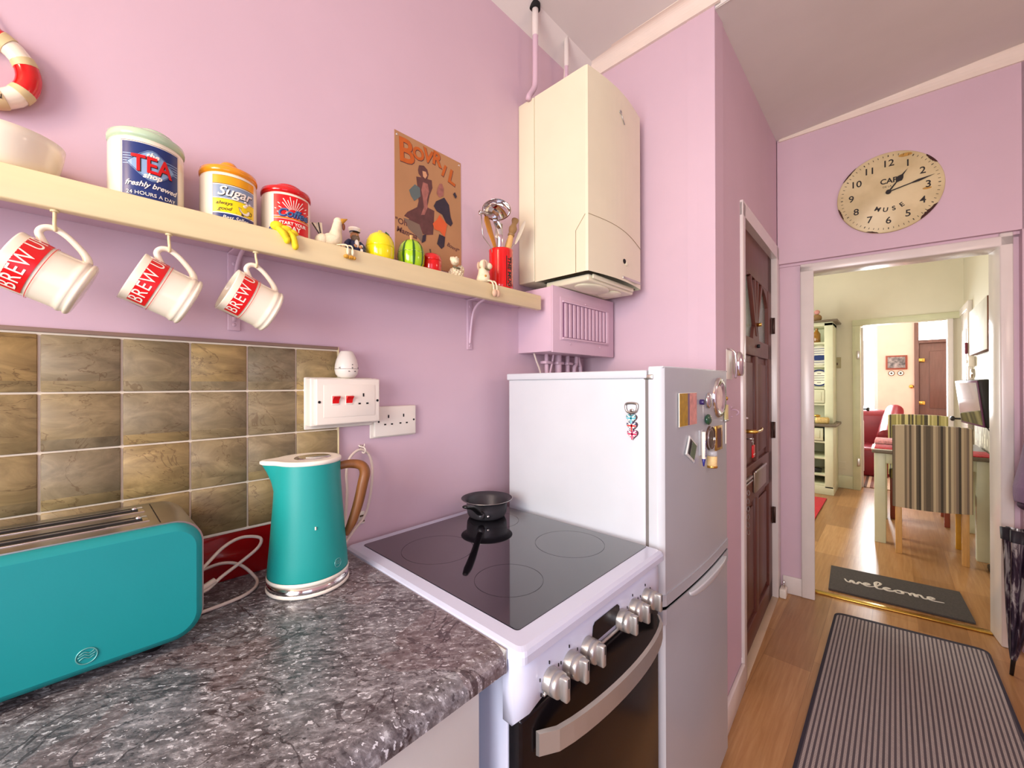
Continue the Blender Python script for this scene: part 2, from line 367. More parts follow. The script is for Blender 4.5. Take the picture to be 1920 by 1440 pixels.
    def patch(s, u0, u1, v0, v1, m, w=.0003, n=24):   # flat sheet in (u, v, w), meant to be wrapped with map()
        vs = []; fs = []
        for i in range(n + 1):
            u = u0 + (u1 - u0) * i / n; vs += [(u, v0, w), (u, v1, w)]
        for i in range(n): fs.append((2 * i, 2 * i + 2, 2 * i + 3, 2 * i + 1))
        return s.add(vs, fs, m, True)
    def text(s, body, size, m, T=None, x=0, y=0, z=0, ext=.0002, shear=0, off=0, ax='CENTER', sx=1, sy=1, rot=0, cut=0, sp=1):
        c = bpy.data.curves.new('t', 'FONT'); c.body = body; c.size = size; c.extrude = ext; c.shear = shear; c.offset = off
        c.align_x = ax; c.align_y = 'CENTER'; c.resolution_u = 3; c.space_character = sp
        o = bpy.data.objects.new('t', c); COL.objects.link(o); dg = bpy.context.evaluated_depsgraph_get(); dg.update()
        me = o.evaluated_get(dg).to_mesh(); bm = bmesh.new(); bm.from_mesh(me)
        o.evaluated_get(dg).to_mesh_clear(); bpy.data.objects.remove(o); bpy.data.curves.remove(c)
        if cut and bm.verts:
            xs = [v.co.x for v in bm.verts]; q = min(xs) + cut
            while q < max(xs):
                bmesh.ops.bisect_plane(bm, geom=bm.verts[:] + bm.edges[:] + bm.faces[:], plane_co=(q, 0, 0), plane_no=(1, 0, 0)); q += cut
        L = Matrix.Translation((x, y, z)) @ Matrix.Rotation(rot, 4, 'Z') @ Matrix.Diagonal((sx, sy, 1, 1))
        return s.bm(bm, m, False, (T @ L) if T else L)
    def build(s, name, parent=None, local=False, fix=True):
        me = bpy.data.meshes.new(name); off = Vector((0, 0, 0))
        if parent is not None and not local: 
            p = parent
            while p: off += p.location; p = p.parent
        me.from_pydata([v - off for v in s.v], [], s.f)
        for m in s.mats: me.materials.append(m)
        for p, mi, sm in zip(me.polygons, s.m, s.sm): p.material_index = mi; p.use_smooth = sm
        if fix:
            bm = bmesh.new(); bm.from_mesh(me); bmesh.ops.recalc_face_normals(bm, faces=bm.faces[:]); bm.to_mesh(me); bm.free()
        me.update(); o = bpy.data.objects.new(name, me); COL.objects.link(o); o.parent = parent; return o
def wrap(cx, cy, r, a0=-PI / 2, z0=0.0):
    def fn(p): a = a0 + p.x / r; return (cx + (r + p.z) * math.cos(a), cy + (r + p.z) * math.sin(a), z0 + p.y)
    return fn
def tag(o, label=None, cat=None, group=None, kind=None):
    if label: o['label'] = label
    if cat: o['category'] = cat
    if group: o['group'] = group
    if kind: o['kind'] = kind
    return o
def thing(name, loc, label, cat, group=None, rot=None):
    o = bpy.data.objects.new(name, None); COL.objects.link(o); o.location = loc; o.empty_display_size = .05
    if rot: o.rotation_euler = rot
    return tag(o, label, cat, group)
def one(mb, name, label, cat, group=None): return tag(mb.build(name), label, cat, group)
def struct(mb, name, label=None, cat=None, parent=None): 
    o = mb.build(name, parent)
    if parent is None: tag(o, label, cat, kind='structure')
    return o
def copy_tree(o, parent=None):
    c = o.copy(); COL.objects.link(c); c.parent = parent
    for ch in list(o.children): copy_tree(ch, c)
    return c

# ================================================================== SETTING
CW_O = Vector((3.10, -.54, 0)); CW_E = Vector((.1289, -.9917, 0)); CW_N = Vector((.9917, .1289, 0))
CW = bas(CW_O, CW_E, CW_N, (0, 0, 1))          # clock wall frame: x along the wall to the right, y into the wall, z up
DW = bas((1.6, -.571, 0), (.99885, .04808, 0), (-.04808, .99885, 0), (0, 0, 1))   # brown-door wall frame

b = MB(); b.box((-1.7, -2.6, -.06), (9.6, 1.7, 0), FLOOR); struct(b, 'floor', 'oak laminate floor running through kitchen and dining room', 'floor')
# wall with the shelf and tiles
b = MB(); b.box((-1.6, 0, 0), (1.6, .1, 2.9), LILAC); struct(b, 'wall_left', 'lilac painted wall behind the shelf, tiles and cooker', 'wall')
b = MB(); b.box((1.6, -.5705, 0), (1.7, .1, 2.9), LILAC); struct(b, 'wall_chimney', 'pink-lilac wall behind the boiler and fridge freezer', 'wall')
# brown-door wall with its opening
b = MB(); b.box((0.003, 0, 0), (.41, .10, 3.1), LILAC, T=DW); b.box((.41, 0, 2.14), (1.52, .10, 3.1), LILAC, T=DW)
struct(b, 'wall_door_side', 'narrow lilac wall around the brown glazed door', 'wall')
# clock wall: thicker above, opening to the dining room
b = MB(); b.box((-.04, -.03, 2.10), (1.49, .13, 3.15), LILAC, T=CW); b.box((-.04, .012, 0), (.085, .13, 2.10), LILAC, T=CW)
b.box((.085, .012, 2.075), (1.49, .13, 2.10), LILAC, T=CW); b.box((.95, .012, 0), (.975, .13, 2.10), LILAC, T=CW); b.box((.975, -.03, 0), (1.7, .13, 3.15), LILAC, T=CW)
b.box((-.04, .0, 2.085), (.975, .013, 2.10), LILAC, T=CW)
struct(b, 'wall_clock_side', 'lilac wall above and beside the dining room doorway, carrying the round clock', 'wall')
b = MB(); b.box((-1.6, -2.5, 0), (3.45, -2.4, 3.1), LILAC)
struct(b, 'wall_right', 'lilac kitchen wall on the right', 'wall')
b = MB()   # window wall behind the camera
b.box((-1.7, -2.5, 0), (-1.6, .1, 1.02), LILAC); b.box((-1.7, -2.5, 2.18), (-1.6, .1, 2.9), LILAC); b.box((-1.7, -.48, 1.02), (-1.6, .1, 2.18), LILAC); b.box((-1.7, -2.5, 1.02), (-1.6, -1.82, 2.18), LILAC)
struct(b, 'wall_back', 'lilac kitchen wall with the window', 'wall')
b = MB(); b.box((-1.68, -1.82, 1.02), (-1.61, -1.77, 2.18), WHITEP); b.box((-1.68, -.53, 1.02), (-1.61, -.48, 2.18), WHITEP); b.box((-1.68, -1.82, 1.02), (-1.61, -.48, 1.07), WHITEP); b.box((-1.68, -1.82, 2.13), (-1.61, -.48, 2.18), WHITEP); b.box((-1.68, -1.17, 1.02), (-1.61, -1.13, 2.18), WHITEP)
struct(b, 'window_1', 'white framed kitchen window', 'window')
# ceiling (old plaster, slightly out of level)
b = MB()
b.quad((-1.7, .02, 2.695), (1.62, .02, 2.695), (1.62, -.07, 2.775), (-1.7, -.07, 2.775), CEIL)
b.quad((-1.7, -.07, 2.775), (1.62, -.07, 2.775), (1.62, -.60, 2.79), (-1.7, -.60, 2.79), CEIL)
b.quad((-1.7, -.60, 2.79), (1.62, -.60, 2.79), (1.62, -2.5, 2.80), (-1.7, -2.5, 2.80), CEIL)
b.quad((1.60, -.565, 2.715), (3.2, -.48, 2.905), (3.4, -1.5, 3.03), (1.60, -1.5, 2.79), CEIL)
b.quad((1.60, -1.5, 2.79), (3.4, -1.5, 3.03), (3.5, -2.5, 3.10), (1.60, -2.5, 2.82), CEIL)
b.quad((1.605, -.572, 2.715), (1.605, -2.5, 2.81), (1.605, -2.5, 2.85), (1.605, -.572, 2.80), CEIL)
struct(b, 'ceiling', 'off-white kitchen ceiling', 'ceiling')
def coving(p0, p1, n, zt, zt2, drop, out):
    b = MB(); n = Vector(n); P0 = Vector(p0); P1 = Vector(p1); prof = []
    K = 8
    prof.append((0, -drop)); prof.append((.012, -drop)); prof.append((.012, -drop + .008))
    for i in range(K + 1):
        a = PI / 2 * i / K; prof.append((.012 + (out - .02) * (1 - math.cos(a)), -drop + .008 + (drop - .018) * math.sin(a)))
    prof += [(out, -.010), (out, .02), (0, .02)]
    vs = []; fs = []; m = len(prof)
    for P, z in ((P0, zt), (P1, zt2)):
        for (o, d) in prof: vs.append(P + n * o + Vector((0, 0, z + d)))
    for i in range(m): fs.append((i, (i + 1) % m, m + (i + 1) % m, m + i))
    fs += [tuple(range(m)), tuple(range(m, 2 * m))]
    b.add(vs, fs, COVING); return b
struct(coving((1.6, .0, 0), (1.6, -.59, 0), (-1, 0, 0), 2.785, 2.795, .068, .05), 'trim_1', 'white coving above the boiler wall', 'coving')
a0 = CW @ Vector((-.03, -.03, 0)); a1 = CW @ Vector((1.7, -.03, 0))
struct(coving(a0, a1, -CW_N, 2.975, 3.06, .098, .075), 'trim_2', 'white coving above the clock', 'coving')
# pipe holes cut through the ceiling
b = MB(); b.cyl((1.184, -.060, 2.755), (1.184, -.060, 2.79), .021, DARK); struct(b, 'trim_3', 'ragged dark hole round the flue pipe in the ceiling', 'ceiling hole')
# baseboards
def board(T, x0, x1, name, label, h=.11, y=0.0):
    b = MB(); b.box((x0, y - .016, 0), (x1, y, h), WHITEP, .004, T=T); return struct(b, name, label, 'skirting board')
board(DW, .003, .40, 'baseboard_left', 'white skirting beside the fridge freezer')
board(CW, -.02, .085, 'baseboard_clock_side', 'white skirting left of the dining doorway', y=.012)
board(CW, .99, 1.66, 'baseboard_right', 'white skirting right of the dining doorway', y=-.03)
# doorway casing (dining opening)
b = MB(); b.box((.078, -.012, 0), (.146, .15, 2.075), WHITEP, .006, T=CW); b.box((.905, -.012, 0), (.952, .15, 2.10), WHITEP, .006, T=CW)
b.box((.078, -.012, 2.032), (.952, .15, 2.085), WHITEP, .006, T=CW)
struct(b, 'door_1', 'white painted frame of the open dining room doorway', 'doorway')
b = MB(); b.box((.146, .10, 0), (.905, .145, .010), BRASS, .004, T=CW); struct(b, 'trim_4', 'metal threshold strip across the dining doorway', 'threshold strip')

# ---- dining room shell
b = MB(); b.box((3.2, -1.72, 0), (6.86, -1.61, 2.8), DAMASK); struct(b, 'wall_dining_right', 'cream patterned dining room wall with television', 'wall')
b = MB(); b.box((3.2, 1.0, 0), (6.9, 1.1, 2.8), CREAMW); struct(b, 'wall_dining_left', 'cream dining room wall on the left', 'wall')
b = MB(); b.box((3.15, -.45, 0), (3.25, 1.1, 3.1), CREAMW); struct(b, 'wall_dining_near', 'cream dining room side of the clock wall', 'wall')
b = MB(); b.box((6.74, -.715, 0), (6.86, 1.1, 2.8), CREAMW); b.box((6.74, -1.62, 2.09), (6.86, -.7152, 2.8), CREAMW); b.box((6.74, -1.62, 0), (6.86, -1.50, 2.0898), CREAMW)
struct(b, 'wall_dining_far', 'cream far wall of the dining room', 'wall')
b = MB(); b.box((3.26, -1.60, 2.8), (6.735, .995, 2.88), CREAMW); struct(b, 'ceiling_dining', 'cream dining room ceiling', 'ceiling')
b = MB(); b.box((6.715, -.735, 0), (6.88, -.66, 2.068), SAGE, .003); b.box((6.712, -1.60, 2.068), (6.883, -.658, 2.14), SAGE, .003); b.box((6.715, -1.53, 0), (6.88, -1.485, 2.068), WHITEP, .003)
struct(b, 'door_2', 'cream frame of the opening into the living room', 'doorway')
b = MB(); b.box((6.72, -.66, 0), (6.74, 1.0, .16), SAGE, .004); struct(b, 'baseboard_dining_far', 'cream skirting on the far dining room wall', 'skirting board')
b = MB(); b.box((3.3, -1.61, 0), (6.0, -1.594, .15), WHITEP, .004); struct(b, 'baseboard_dining_right', 'white skirting under the television', 'skirting board')
# ---- living room shell
b = MB(); b.box((6.86, -2.0, 0), (9.3, -1.9, 2.8), PEACH); struct(b, 'wall_living_right', 'peach living room wall', 'wall')
b = MB(); b.box((6.86, 1.5, 0), (9.3, 1.6, 2.8), PEACH); struct(b, 'wall_living_left', 'peach living room side wall', 'wall')
b = MB(); b.box((6.86, -2.0, 2.8), (9.3, 1.6, 2.88), CEIL); struct(b, 'ceiling_living', 'living room ceiling', 'ceiling')
b = MB(); b.box((9.2, -1.28, 0), (9.3, -.84, 2.8), PEACH); b.box((9.2, -.84, 0), (9.3, 1.6, .62), PEACH); b.box((9.2, -.84, 2.40), (9.3, 1.6, 2.8), PEACH); b.box((9.2, 0.0, .62), (9.3, 1.6, 2.4), PEACH); b.box((9.2, -2.0, 2.38), (9.3, -1.28, 2.8), PEACH)
struct(b, 'wall_living_far', 'peach far wall of the living room', 'wall')
wn = MB(); wn.box((9.21, -.84, .62), (9.27, -.80, 2.40), WHITEP); wn.box((9.21, -.04, .62), (9.27, 0, 2.40), WHITEP); wn.box((9.17, -.84, .60), (9.28, 0, .64), WHITEP); wn.box((9.21, -.84, 2.36), (9.27, 0, 2.40), WHITEP)
struct(wn, 'window_2', 'bright living room window', 'window')
# front door
fd = thing('door_3', (9.2, -1.6, 0), None, None); fd['kind'] = 'structure'; fd['label'] = 'brown front door with transom window at the far end'; fd['category'] = 'door'
b = MB(); b.box((9.17, -1.33, 0), (9.29, -1.281, 2.33), DOORF); b.box((9.168, -2.0, 2.33), (9.292, -1.279, 2.379), DOORF); b.box((9.172, -2.0, 1.98), (9.288, -1.331, 2.03), DOORF); b.build('door_frame', fd)
b = MB(); b.box((9.20, -1.98, .01), (9.25, -1.332, 1.98), DOORF, .004); b.build('door_leaf', fd)
b = MB()
for (y0, y1, z0, z1) in ((-1.88, -1.45, .95, 1.85), (-1.88, -1.45, .18, .80)):
    b.box((9.185, y0, z0), (9.2, y1, z1), DOORF, .006)
b.build('door_panel', fd)
for z in (1.71, 1.03):
    b = MB(); b.box((9.17, -1.40, z - .03), (9.19, -1.32, z + .03), BRASS, .012); b.build('hinge', fd)
b = MB(); b.box((9.22, -1.98, 2.03), (9.226, -1.33, 2.33), GLASS); b.build('transom_pane', fd)

# ---- white door in the right dining wall
wd = thing('door_4', (6.3, -1.6, 0), None, None); wd['kind'] = 'structure'; wd['label'] = 'white panelled door in the right dining wall'; wd['category'] = 'door'
b = MB(); b.box((6.02, -1.61, 0), (6.09, -1.575, 2.16), WHITEP, .005); b.box((6.09, -1.61, 2.08), (6.74, -1.575, 2.16), WHITEP, .005); b.build('door_frame', wd)
b = MB(); b.box((6.09, -1.606, .01), (6.72, -1.585, 2.08), WHITEP, .004)
for z0, z1 in ((.2, .85), (1.05, 1.9)): b.box((6.2, -1.587, z0), (6.62, -1.578, z1), WHITEP, .008)
b.build('door_leaf', wd)
b = MB(); b.cyl((6.64, -1.585, .95), (6.64, -1.53, .95), .010, BLACK); b.ell((6.64, -1.515, .95), (.028, .02, .028), BLACK); b.build('door_knob', wd)
# ---- open door leaf of the living room opening
od = thing('door_5', (6.95, -.72, 0), None, None); od['kind'] = 'structure'; od['label'] = 'white door standing open into the living room'; od['category'] = 'door'
DT = bas((6.89, -.735, 0), (.998, .06, 0), (-.06, .998, 0), (0, 0, 1))
b = MB(); b.box((0, -.02, .01), (.76, .02, 2.06), WHITEP, .004, T=DT)
for z0, z1 in ((.2, .85), (1.05, 1.9)): b.box((.12, -.028, z0), (.64, -.02, z1), WHITEP, .006, T=DT)
b.build('door_leaf', od)
b = MB(); b.cyl((.68, -.02, .98), (.68, -.07, .98), .010, BLACK, T=DT); b.ell((.68, -.08, .98), (.028, .02, .028), BLACK, T=DT); b.build('door_knob', od)
for z in (1.7, .35):
    b = MB(); b.box((6.70, -.73, z - .05), (6.716, -.70, z + .05), STEEL, .003); b.build('hinge', od)
#END_SETTING

# ================================================================== TILES, WORKTOP
t = thing('tile_splashback', (.1, 0, .92), 'four rows of brown slate-effect wall tiles with cream grout', 'tiles')
b = MB(); b.box((-.60, -.006, 1.02), (.4555, 0, 1.4265), GROUT); b.build('grout', t)
b = MB()
for i in range(-6, 5):
    for j in range(4):
        x0 = -.0447 + .1 * i + .0018; x1 = min(x0 + .0964, .4525); z1 = 1.4245 - .1001 * j - .0018
        b.box((x0, -.010, z1 - .0965), (x1, -.004, z1), TILE, .0012, 1)
b.build('tile', t)['kind'] = 'stuff'
b = MB(); b.box((-.60, -.011, 1.4265), (.4565, 0, 1.434), mat('tile_edge_trim', (140, 116, 100), .4), .001); b.box((.4545, -.011, 1.02), (.458, 0, 1.434), CREAM, .001); b.build('edge_trim', t)
b = MB(); b.box((-.60, -.008, .92), (.46, 0, 1.022), REDP, .002); b.box((-.60, -.009, 1.020), (.46, 0, 1.026), WPRINT, .001)
one(b, 'upstand', 'glossy red upstand strip between worktop and tiles', 'upstand')
b = MB()   # worktop with rolled front edge
prof = [(-.003, .92), (-.575, .92)] + [(-.575 - .028 * math.sin(a), .892 + .028 * math.cos(a)) for a in [R(q) for q in range(10, 91, 10)]] + [(-.603, .885), (-.590, .880), (-.003, .880)]
vs = [(-1.2, y, z) for y, z in prof] + [(.460, y, z) for y, z in prof]; m = len(prof)
b.add(vs, [tuple(range(m)), tuple(range(m, 2 * m))], WTOP); b.add(vs, [(i, (i + 1) % m, m + (i + 1) % m, m + i) for i in range(m)], WTOP, False)
b.box((.460, -.601, .8815), (.4625, -.004, .9195), STEEL, .0005)
one(b, 'worktop', 'grey marbled laminate worktop with rolled front edge', 'worktop')
t = thing('base_cabinet', (.0, -.3, 0), 'pale grey base cabinet under the marbled worktop', 'cabinet')
b = MB(); b.box((-1.2, -.56, .1), (.425, -.02, .879), CABG); b.box((-1.2, -.52, 0), (.425, -.05, .1), CABG); b.build('carcass', t)
b = MB(); b.box((-.18, -.578, .12), (.425, -.5605, .865), CABG, .002); b.build('cabinet_door', t)

# ================================================================== TOASTER
t = thing('toaster', (-.06, -.13, .92), 'long teal toaster with chrome top on the worktop', 'toaster'); TOAST = t
def rr(x0, x1, z0, z1, r, k=8):
    pts = []
    for cx, cz, a in ((x1 - r, z1 - r, 0), (x0 + r, z1 - r, 90), (x0 + r, z0 + r, 180), (x1 - r, z0 + r, 270)):
        for i in range(k + 1): q = R(a + 90 * i / k); pts.append((cx + r * math.cos(q), cz + r * math.sin(q)))
    return pts
def shell(b, rings, m, smooth=True, capa=True, capb=True):   # rings: list of (y, pts) in x,z
    n = len(rings[0][1]); vs = []; fs = []
    for y, P in rings: vs += [(x, y, z) for x, z in P]
    for j in range(len(rings) - 1): fs += [(j * n + i, j * n + (i + 1) % n, (j + 1) * n + (i + 1) % n, (j + 1) * n + i) for i in range(n)]
    b.add(vs, fs, m, smooth)
    if capa: b.add([(x, rings[0][0], z) for x, z in rings[0][1]], [tuple(range(n))], m)
    if capb: b.add([(x, rings[-1][0], z) for x, z in rings[-1][1]], [tuple(range(n))], m)
TX0, TX1, TZ0, TZ1 = -.262, .142, .934, 1.121
b = MB(); shell(b, [(-.214, rr(TX0, TX1, TZ0, TZ1, .040)), (-.050, rr(TX0, TX1, TZ0, TZ1, .040))], STEEL)
for y in (-.165, -.095):   # slot rims raised on the top
    b.box((TX0 + .09, y - .019, 1.1205), (.078, y + .019, 1.1225), CHROME, .001)
b.build('body', t)
b = MB()
for y in (-.165, -.095): b.box((TX0 + .097, y - .014, 1.1224), (.070, y + .014, 1.1232), DARK)  # thin black sheets on top, the shade inside the slots put in as colour
b.build('bread_slot', t)
b = MB()
for y in (-.165, -.095):
    b.box((TX0 + .097, y - .002, 1.1232), (.062, y + .002, 1.1242), STEEL); b.ell((.066, y, 1.124), .004, CHROME, u=12, v=8)
b.build('slot_rail', t)
b = MB(); b.box((.088, -.205, 1.1206), (.0895, -.06, 1.1212), DARK); b.build('seam', t)
for nm, ys in (('front_panel', (-.2145, -.226, -.230)), ('rear_panel', (-.0495, -.038, -.034))):
    b = MB(); shell(b, [(ys[0], rr(TX0 + .002, TX1 - .002, TZ0 + .002, TZ1 - .002, .039)), (ys[1], rr(TX0 + .004, TX1 - .004, TZ0 + .004, TZ1 - .004, .037)), (ys[2], rr(TX0 + .012, TX1 - .012, TZ0 + .012, TZ1 - .012, .030))], TEALE)
    b.build(nm, t)
def swirl(b, T, r, m):
    b.tube([(r * math.cos(R(a)), r * math.sin(R(a)), .0005) for a in range(0, 360, 20)], r * .07, m, n=6, k=3, closed=True, T=T)
    for k, (w, y) in enumerate(((.72, .42), (.85, .1), (.72, -.25))):
        b.tube([(-r * w, r * (y - .12), .0004), (-r * .2, r * (y + .16), .0006), (r * .25, r * (y - .10), .0006), (r * w, r * (y + .12), .0004)], r * .055, m, n=6, k=5, T=T)
    return b
EMB = mat('embossed_teal_chrome', (120, 190, 186), .25, metal=.5, var=.05)
swirl(MB(), W1(.008, .962, -.2302), .0105, EMB).build('emblem', t)
for x in (-.2, .08):
    for y in (-.19, -.07):
        b = MB(); b.cyl((x, y, .92), (x, y, .937), .012, BLACK); b.build('foot', t)
# ================================================================== KETTLE
KX, KY = .334, -.143
t = thing('kettle', (KX, KY, .92), 'tapered teal jug kettle with brown wooden handle', 'kettle'); KETT = t
hd = Vector((.94, -.34, 0))
SA = math.atan2(.34, -.94)
def lip(p):
    dx, dy = p.x - KX, p.y - KY; r = math.hypot(dx, dy); a = math.atan2(dy, dx); d = abs((a - SA + PI) % (2 * PI) - PI)
    h = max(0, (p.z - 1.115) / .062); k = math.exp(-(d / .26) ** 2) * min(1, h) ** 1.6 * .024 * (r / .062)
    return (p.x + math.cos(a) * k, p.y + math.sin(a) * k, p.z)
b = MB(); b.lathe([(.034, .921), (.076, .921), (.0795, .923), (.0795, .927), (.078, .929)], WPRINT, (KX, KY, 0)); b.lathe([(.078, .929), (.0785, .931), (.0770, .942), (.060, .943)], CHROME, (KX, KY, 0)); b.build('power_base', t)
b = MB(); b.lathe([(.02, .9432), (.0765, .9434), (.0785, .945), (.0782, .949), (.0772, .951)], WPRINT, (KX, KY, 0), n=64); b.build('base_ring', t)
b = MB(); b.mark()
b.lathe([(.0765, .9512), (.0768, .955), (.0745, .985), (.0715, 1.02), (.0685, 1.06), (.0655, 1.10), (.064, 1.12), (.063, 1.14), (.0622, 1.16), (.0618, 1.1775)], TEAL, (KX, KY, 0), n=96); b.map(lip); b.build('body', t)
b = MB(); b.mark(); b.lathe([(.0622, 1.1755), (.0640, 1.1775), (.0640, 1.1825), (.061, 1.1845), (.056, 1.1835), (.030, 1.184), (.0, 1.184)], WPRINT, (KX, KY, 0), n=96)
b.map(lambda p: lip(Vector(p)))
b.build('lid', t)
b = MB(); b.mark(); b.lathe([(.0, .0022), (.92, .0022), (.96, .0018), (1.0, 0)], CHROME, (0, 0, 0), n=48); b.map(lambda p: (KX + .006 + p.x * .036, KY - .006 + p.y * .030, 1.1842 + p.z)); b.build('lid_plate', t)
b = MB(); o = Vector((KX, KY, 0))
hp = [o + hd * .058 + Vector((0, 0, 1.160)), o + hd * .080 + Vector((0, 0, 1.163)), o + hd * .104 + Vector((0, 0, 1.158)), o + hd * .113 + Vector((0, 0, 1.142)), o + hd * .108 + Vector((0, 0, 1.115)), o + hd * .099 + Vector((0, 0, 1.075)), o + hd * .086 + Vector((0, 0, 1.035)), o + hd * .0725 + Vector((0, 0, 1.008))]
b.tube(hp, [.0085, .0095, .0105, .0115, .0115, .011, .010, .006], WOODH, n=16, k=6); b.build('handle', t)
va = -1.15; kc = Vector((KX + .0755 * math.cos(va), KY + .0755 * math.sin(va), .972))
zn = Vector((math.cos(va), math.sin(va), .07)).normalized(); xn = Vector((0, 0, 1)).cross(zn).normalized() ; yn = zn.cross(xn)
swirl(MB(), bas(kc + zn * .0006, xn, yn, zn), .0085, EMB).build('emblem', t)
b = MB(); b.tube([(-.0, 0, .0), (-.0, .006, .0)], .0015, WPRINT, n=6, T=bas((KX + .0705 * math.cos(-1.75), KY + .0705 * math.sin(-1.75), 1.05), (1, 0, 0), (0, 0, 1), (0, -1, 0))); b.build('water_mark', t)

# ================================================================== CABLES
b = MB(); b.tube([(.138, -.10, .975), (.165, -.085, .99), (.20, -.065, 1.012), (.235, -.05, 1.018), (.268, -.05, 1.008), (.262, -.06, .992), (.225, -.075, .975), (.19, -.095, .965), (.165, -.11, .955), (.145, -.115, .955)], .0032, CABLE, n=10)
b.cyl((.142, -.116, .955), (.178, -.104, .966), .0052, CABLE)
b.build('power_cord', TOAST)
b = MB(); b.tube([(.145, -.13, .9245), (.19, -.125, .9245), (.225, -.115, .9245), (.25, -.09, .9245), (.258, -.055, .928), (.235, -.03, .955), (.20, -.022, .965), (.15, -.02, .955)], .0032, CABLE, n=10)
b.build('power_cord', TOAST)
b = MB()
b.tube([(.456, -.028, .9245), (.468, -.022, .99), (.474, -.020, 1.06), (.473, -.018, 1.11), (.482, -.016, 1.145), (.502, -.015, 1.163), (.522, -.015, 1.163), (.540, -.016, 1.14), (.545, -.017, 1.10), (.538, -.018, 1.04), (.522, -.020, .99), (.492, -.022, .960), (.470, -.025, .938), (.452, -.04, .9245)], .0034, CABLE, n=10)
b.build('power_cord', KETT)
b = MB(); b.cyl((.520, -.001, 1.171), (.520, -.004, 1.171), .006, CHROME); b.tube([(.520, -.003, 1.171), (.520, -.022, 1.170), (.521, -.026, 1.163), (.520, -.020, 1.156), (.518, -.013, 1.158)], .0018, WPLAST, n=8)
b.tube([(.512, -.006, 1.176), (.516, -.012, 1.172), (.524, -.012, 1.172), (.528, -.006, 1.178)], .0016, WPLAST, n=8)
one(b, 'wall_hook', 'small white cup hook screwed into the wall above the kettle cord', 'hook')
# ================================================================== SWITCH BOX, SOCKET, TIMER
t = thing('cooker_switch', (.465, 0, 1.295), 'large white cooker switch box with two red rockers', 'switch')
b = MB(); b.box((.372, -.012, 1.228), (.548, 0, 1.356), WPLAST, .003); b.box((.376, -.040, 1.237), (.548, -.010, 1.354), WPLAST, .004, 3); b.build('back_box', t)
b = MB(); b.box((.3845, -.052, 1.240), (.5485, -.038, 1.3525), WPLAST, .004, 3); b.box((.402, -.0530, 1.258), (.534, -.0515, 1.337), WPLAST, .0005); b.build('faceplate', t)
for x in (.430, .464):
    b = MB(); b.box((x - .009, -.0545, 1.288), (x + .009, -.052, 1.312), WPLAST, .0005); vs = [(x - .008, -.054, 1.290), (x + .008, -.054, 1.290), (x + .008, -.057, 1.300), (x - .008, -.057, 1.300), (x + .008, -.0655, 1.309), (x - .008, -.0655, 1.309), (x + .008, -.054, 1.310), (x - .008, -.054, 1.310)]
    b.add(vs, [(0, 1, 2, 3), (3, 2, 4, 5), (5, 4, 6, 7), (0, 3, 5, 7), (1, 6, 4, 2), (0, 7, 6, 1)], REDS); b.build('rocker', t)
def pins(b, x, z, y, s=1):
    b.box((x - .0018 * s, y - .0006, z + .009), (x + .0018 * s, y + .001, z + .0175), DARK); b.box((x - .0135, y - .0006, z - .0105), (x - .0075, y + .001, z - .0065), DARK); b.box((x + .0075, y - .0006, z - .0105), (x + .0135, y + .001, z - .0065), DARK)
b = MB(); pins(b, .502, 1.298, -.0531); b.build('socket_holes', t)
for x in (.392, .541):
    b = MB(); b.cyl((x, -.052, 1.296), (x, -.0532, 1.296), .0032, DARK); b.build('screw', t)
t = thing('double_socket', (.62, 0, 1.235), 'white double wall socket partly behind the switch box', 'socket')
b = MB(); b.box((.545, -.006, 1.190), (.688, 0, 1.277), WPLAST, .002); b.box((.554, -.013, 1.193), (.686, -.005, 1.277), WPLAST, .003); b.build('faceplate', t)
b = MB(); pins(b, .596, 1.235, -.0131); b.build('socket_holes', t); b = MB(); pins(b, .644, 1.236, -.0131); b.build('socket_holes', t)
for x in (.566, .678):
    b = MB(); b.cyl((x, -.0125, 1.235), (x, -.0137, 1.235), .0028, DARK); b.build('screw', t)
t = thing('egg_timer', (.470, -.026, 1.3535), 'white egg-shaped kitchen timer standing on the switch box', 'timer')
pr = [(0, 0), (.012, 0), (.020, .003), (.0262, .011), (.0280, .020), (.0282, .0235)]
b = MB(); b.lathe(pr + [(.0, .0235)], WPLAST, (.470, -.026, 1.3538)); b.build('base', t)
b = MB(); b.mark(); b.lathe([(.0282, .0242), (.0275, .034), (.0245, .047), (.0195, .060), (.0150, .068), (.0138, .0695), (.0128, .068)], WPLAST, (.470, -.026, 1.3538)); b.build('dial', t)
b = MB(); b.lathe([(.0130, .068), (.0125, .0665), (0, .063)], mat('orange_insert', (232, 130, 30), .4), (.470, -.026, 1.3538)); b.build('top_insert', t)
b = MB(); b.mark()
b.text('0', .007, BKPRINT, x=.001, y=.026); b.text('45', .006, BKPRINT, x=-.030, y=.026); b.text('10', .006, BKPRINT, x=.024, y=.026); b.box((-.009, .0165, 0), (.011, .0185, .0004), BKPRINT); b.poly([(-.0005, .033), (.0025, .033), (.001, .036)], .0004, BKPRINT)
b.map(wrap(.470, -.026, .0282, -PI / 2 + .05, 1.3538)); b.build('numerals', t)
b = MB(); b.box((.512, -.008, .965), (.528, 0, .998), WPLAST, .002); b.box((.5135, -.0095, .985), (.5265, -.0078, .989), BRPRINT); b.box((.5135, -.0095, .971), (.5265, -.0078, .975), BRPRINT)
one(b, 'cable_outlet', 'small white cable outlet low on the wall behind the kettle handle', 'outlet')

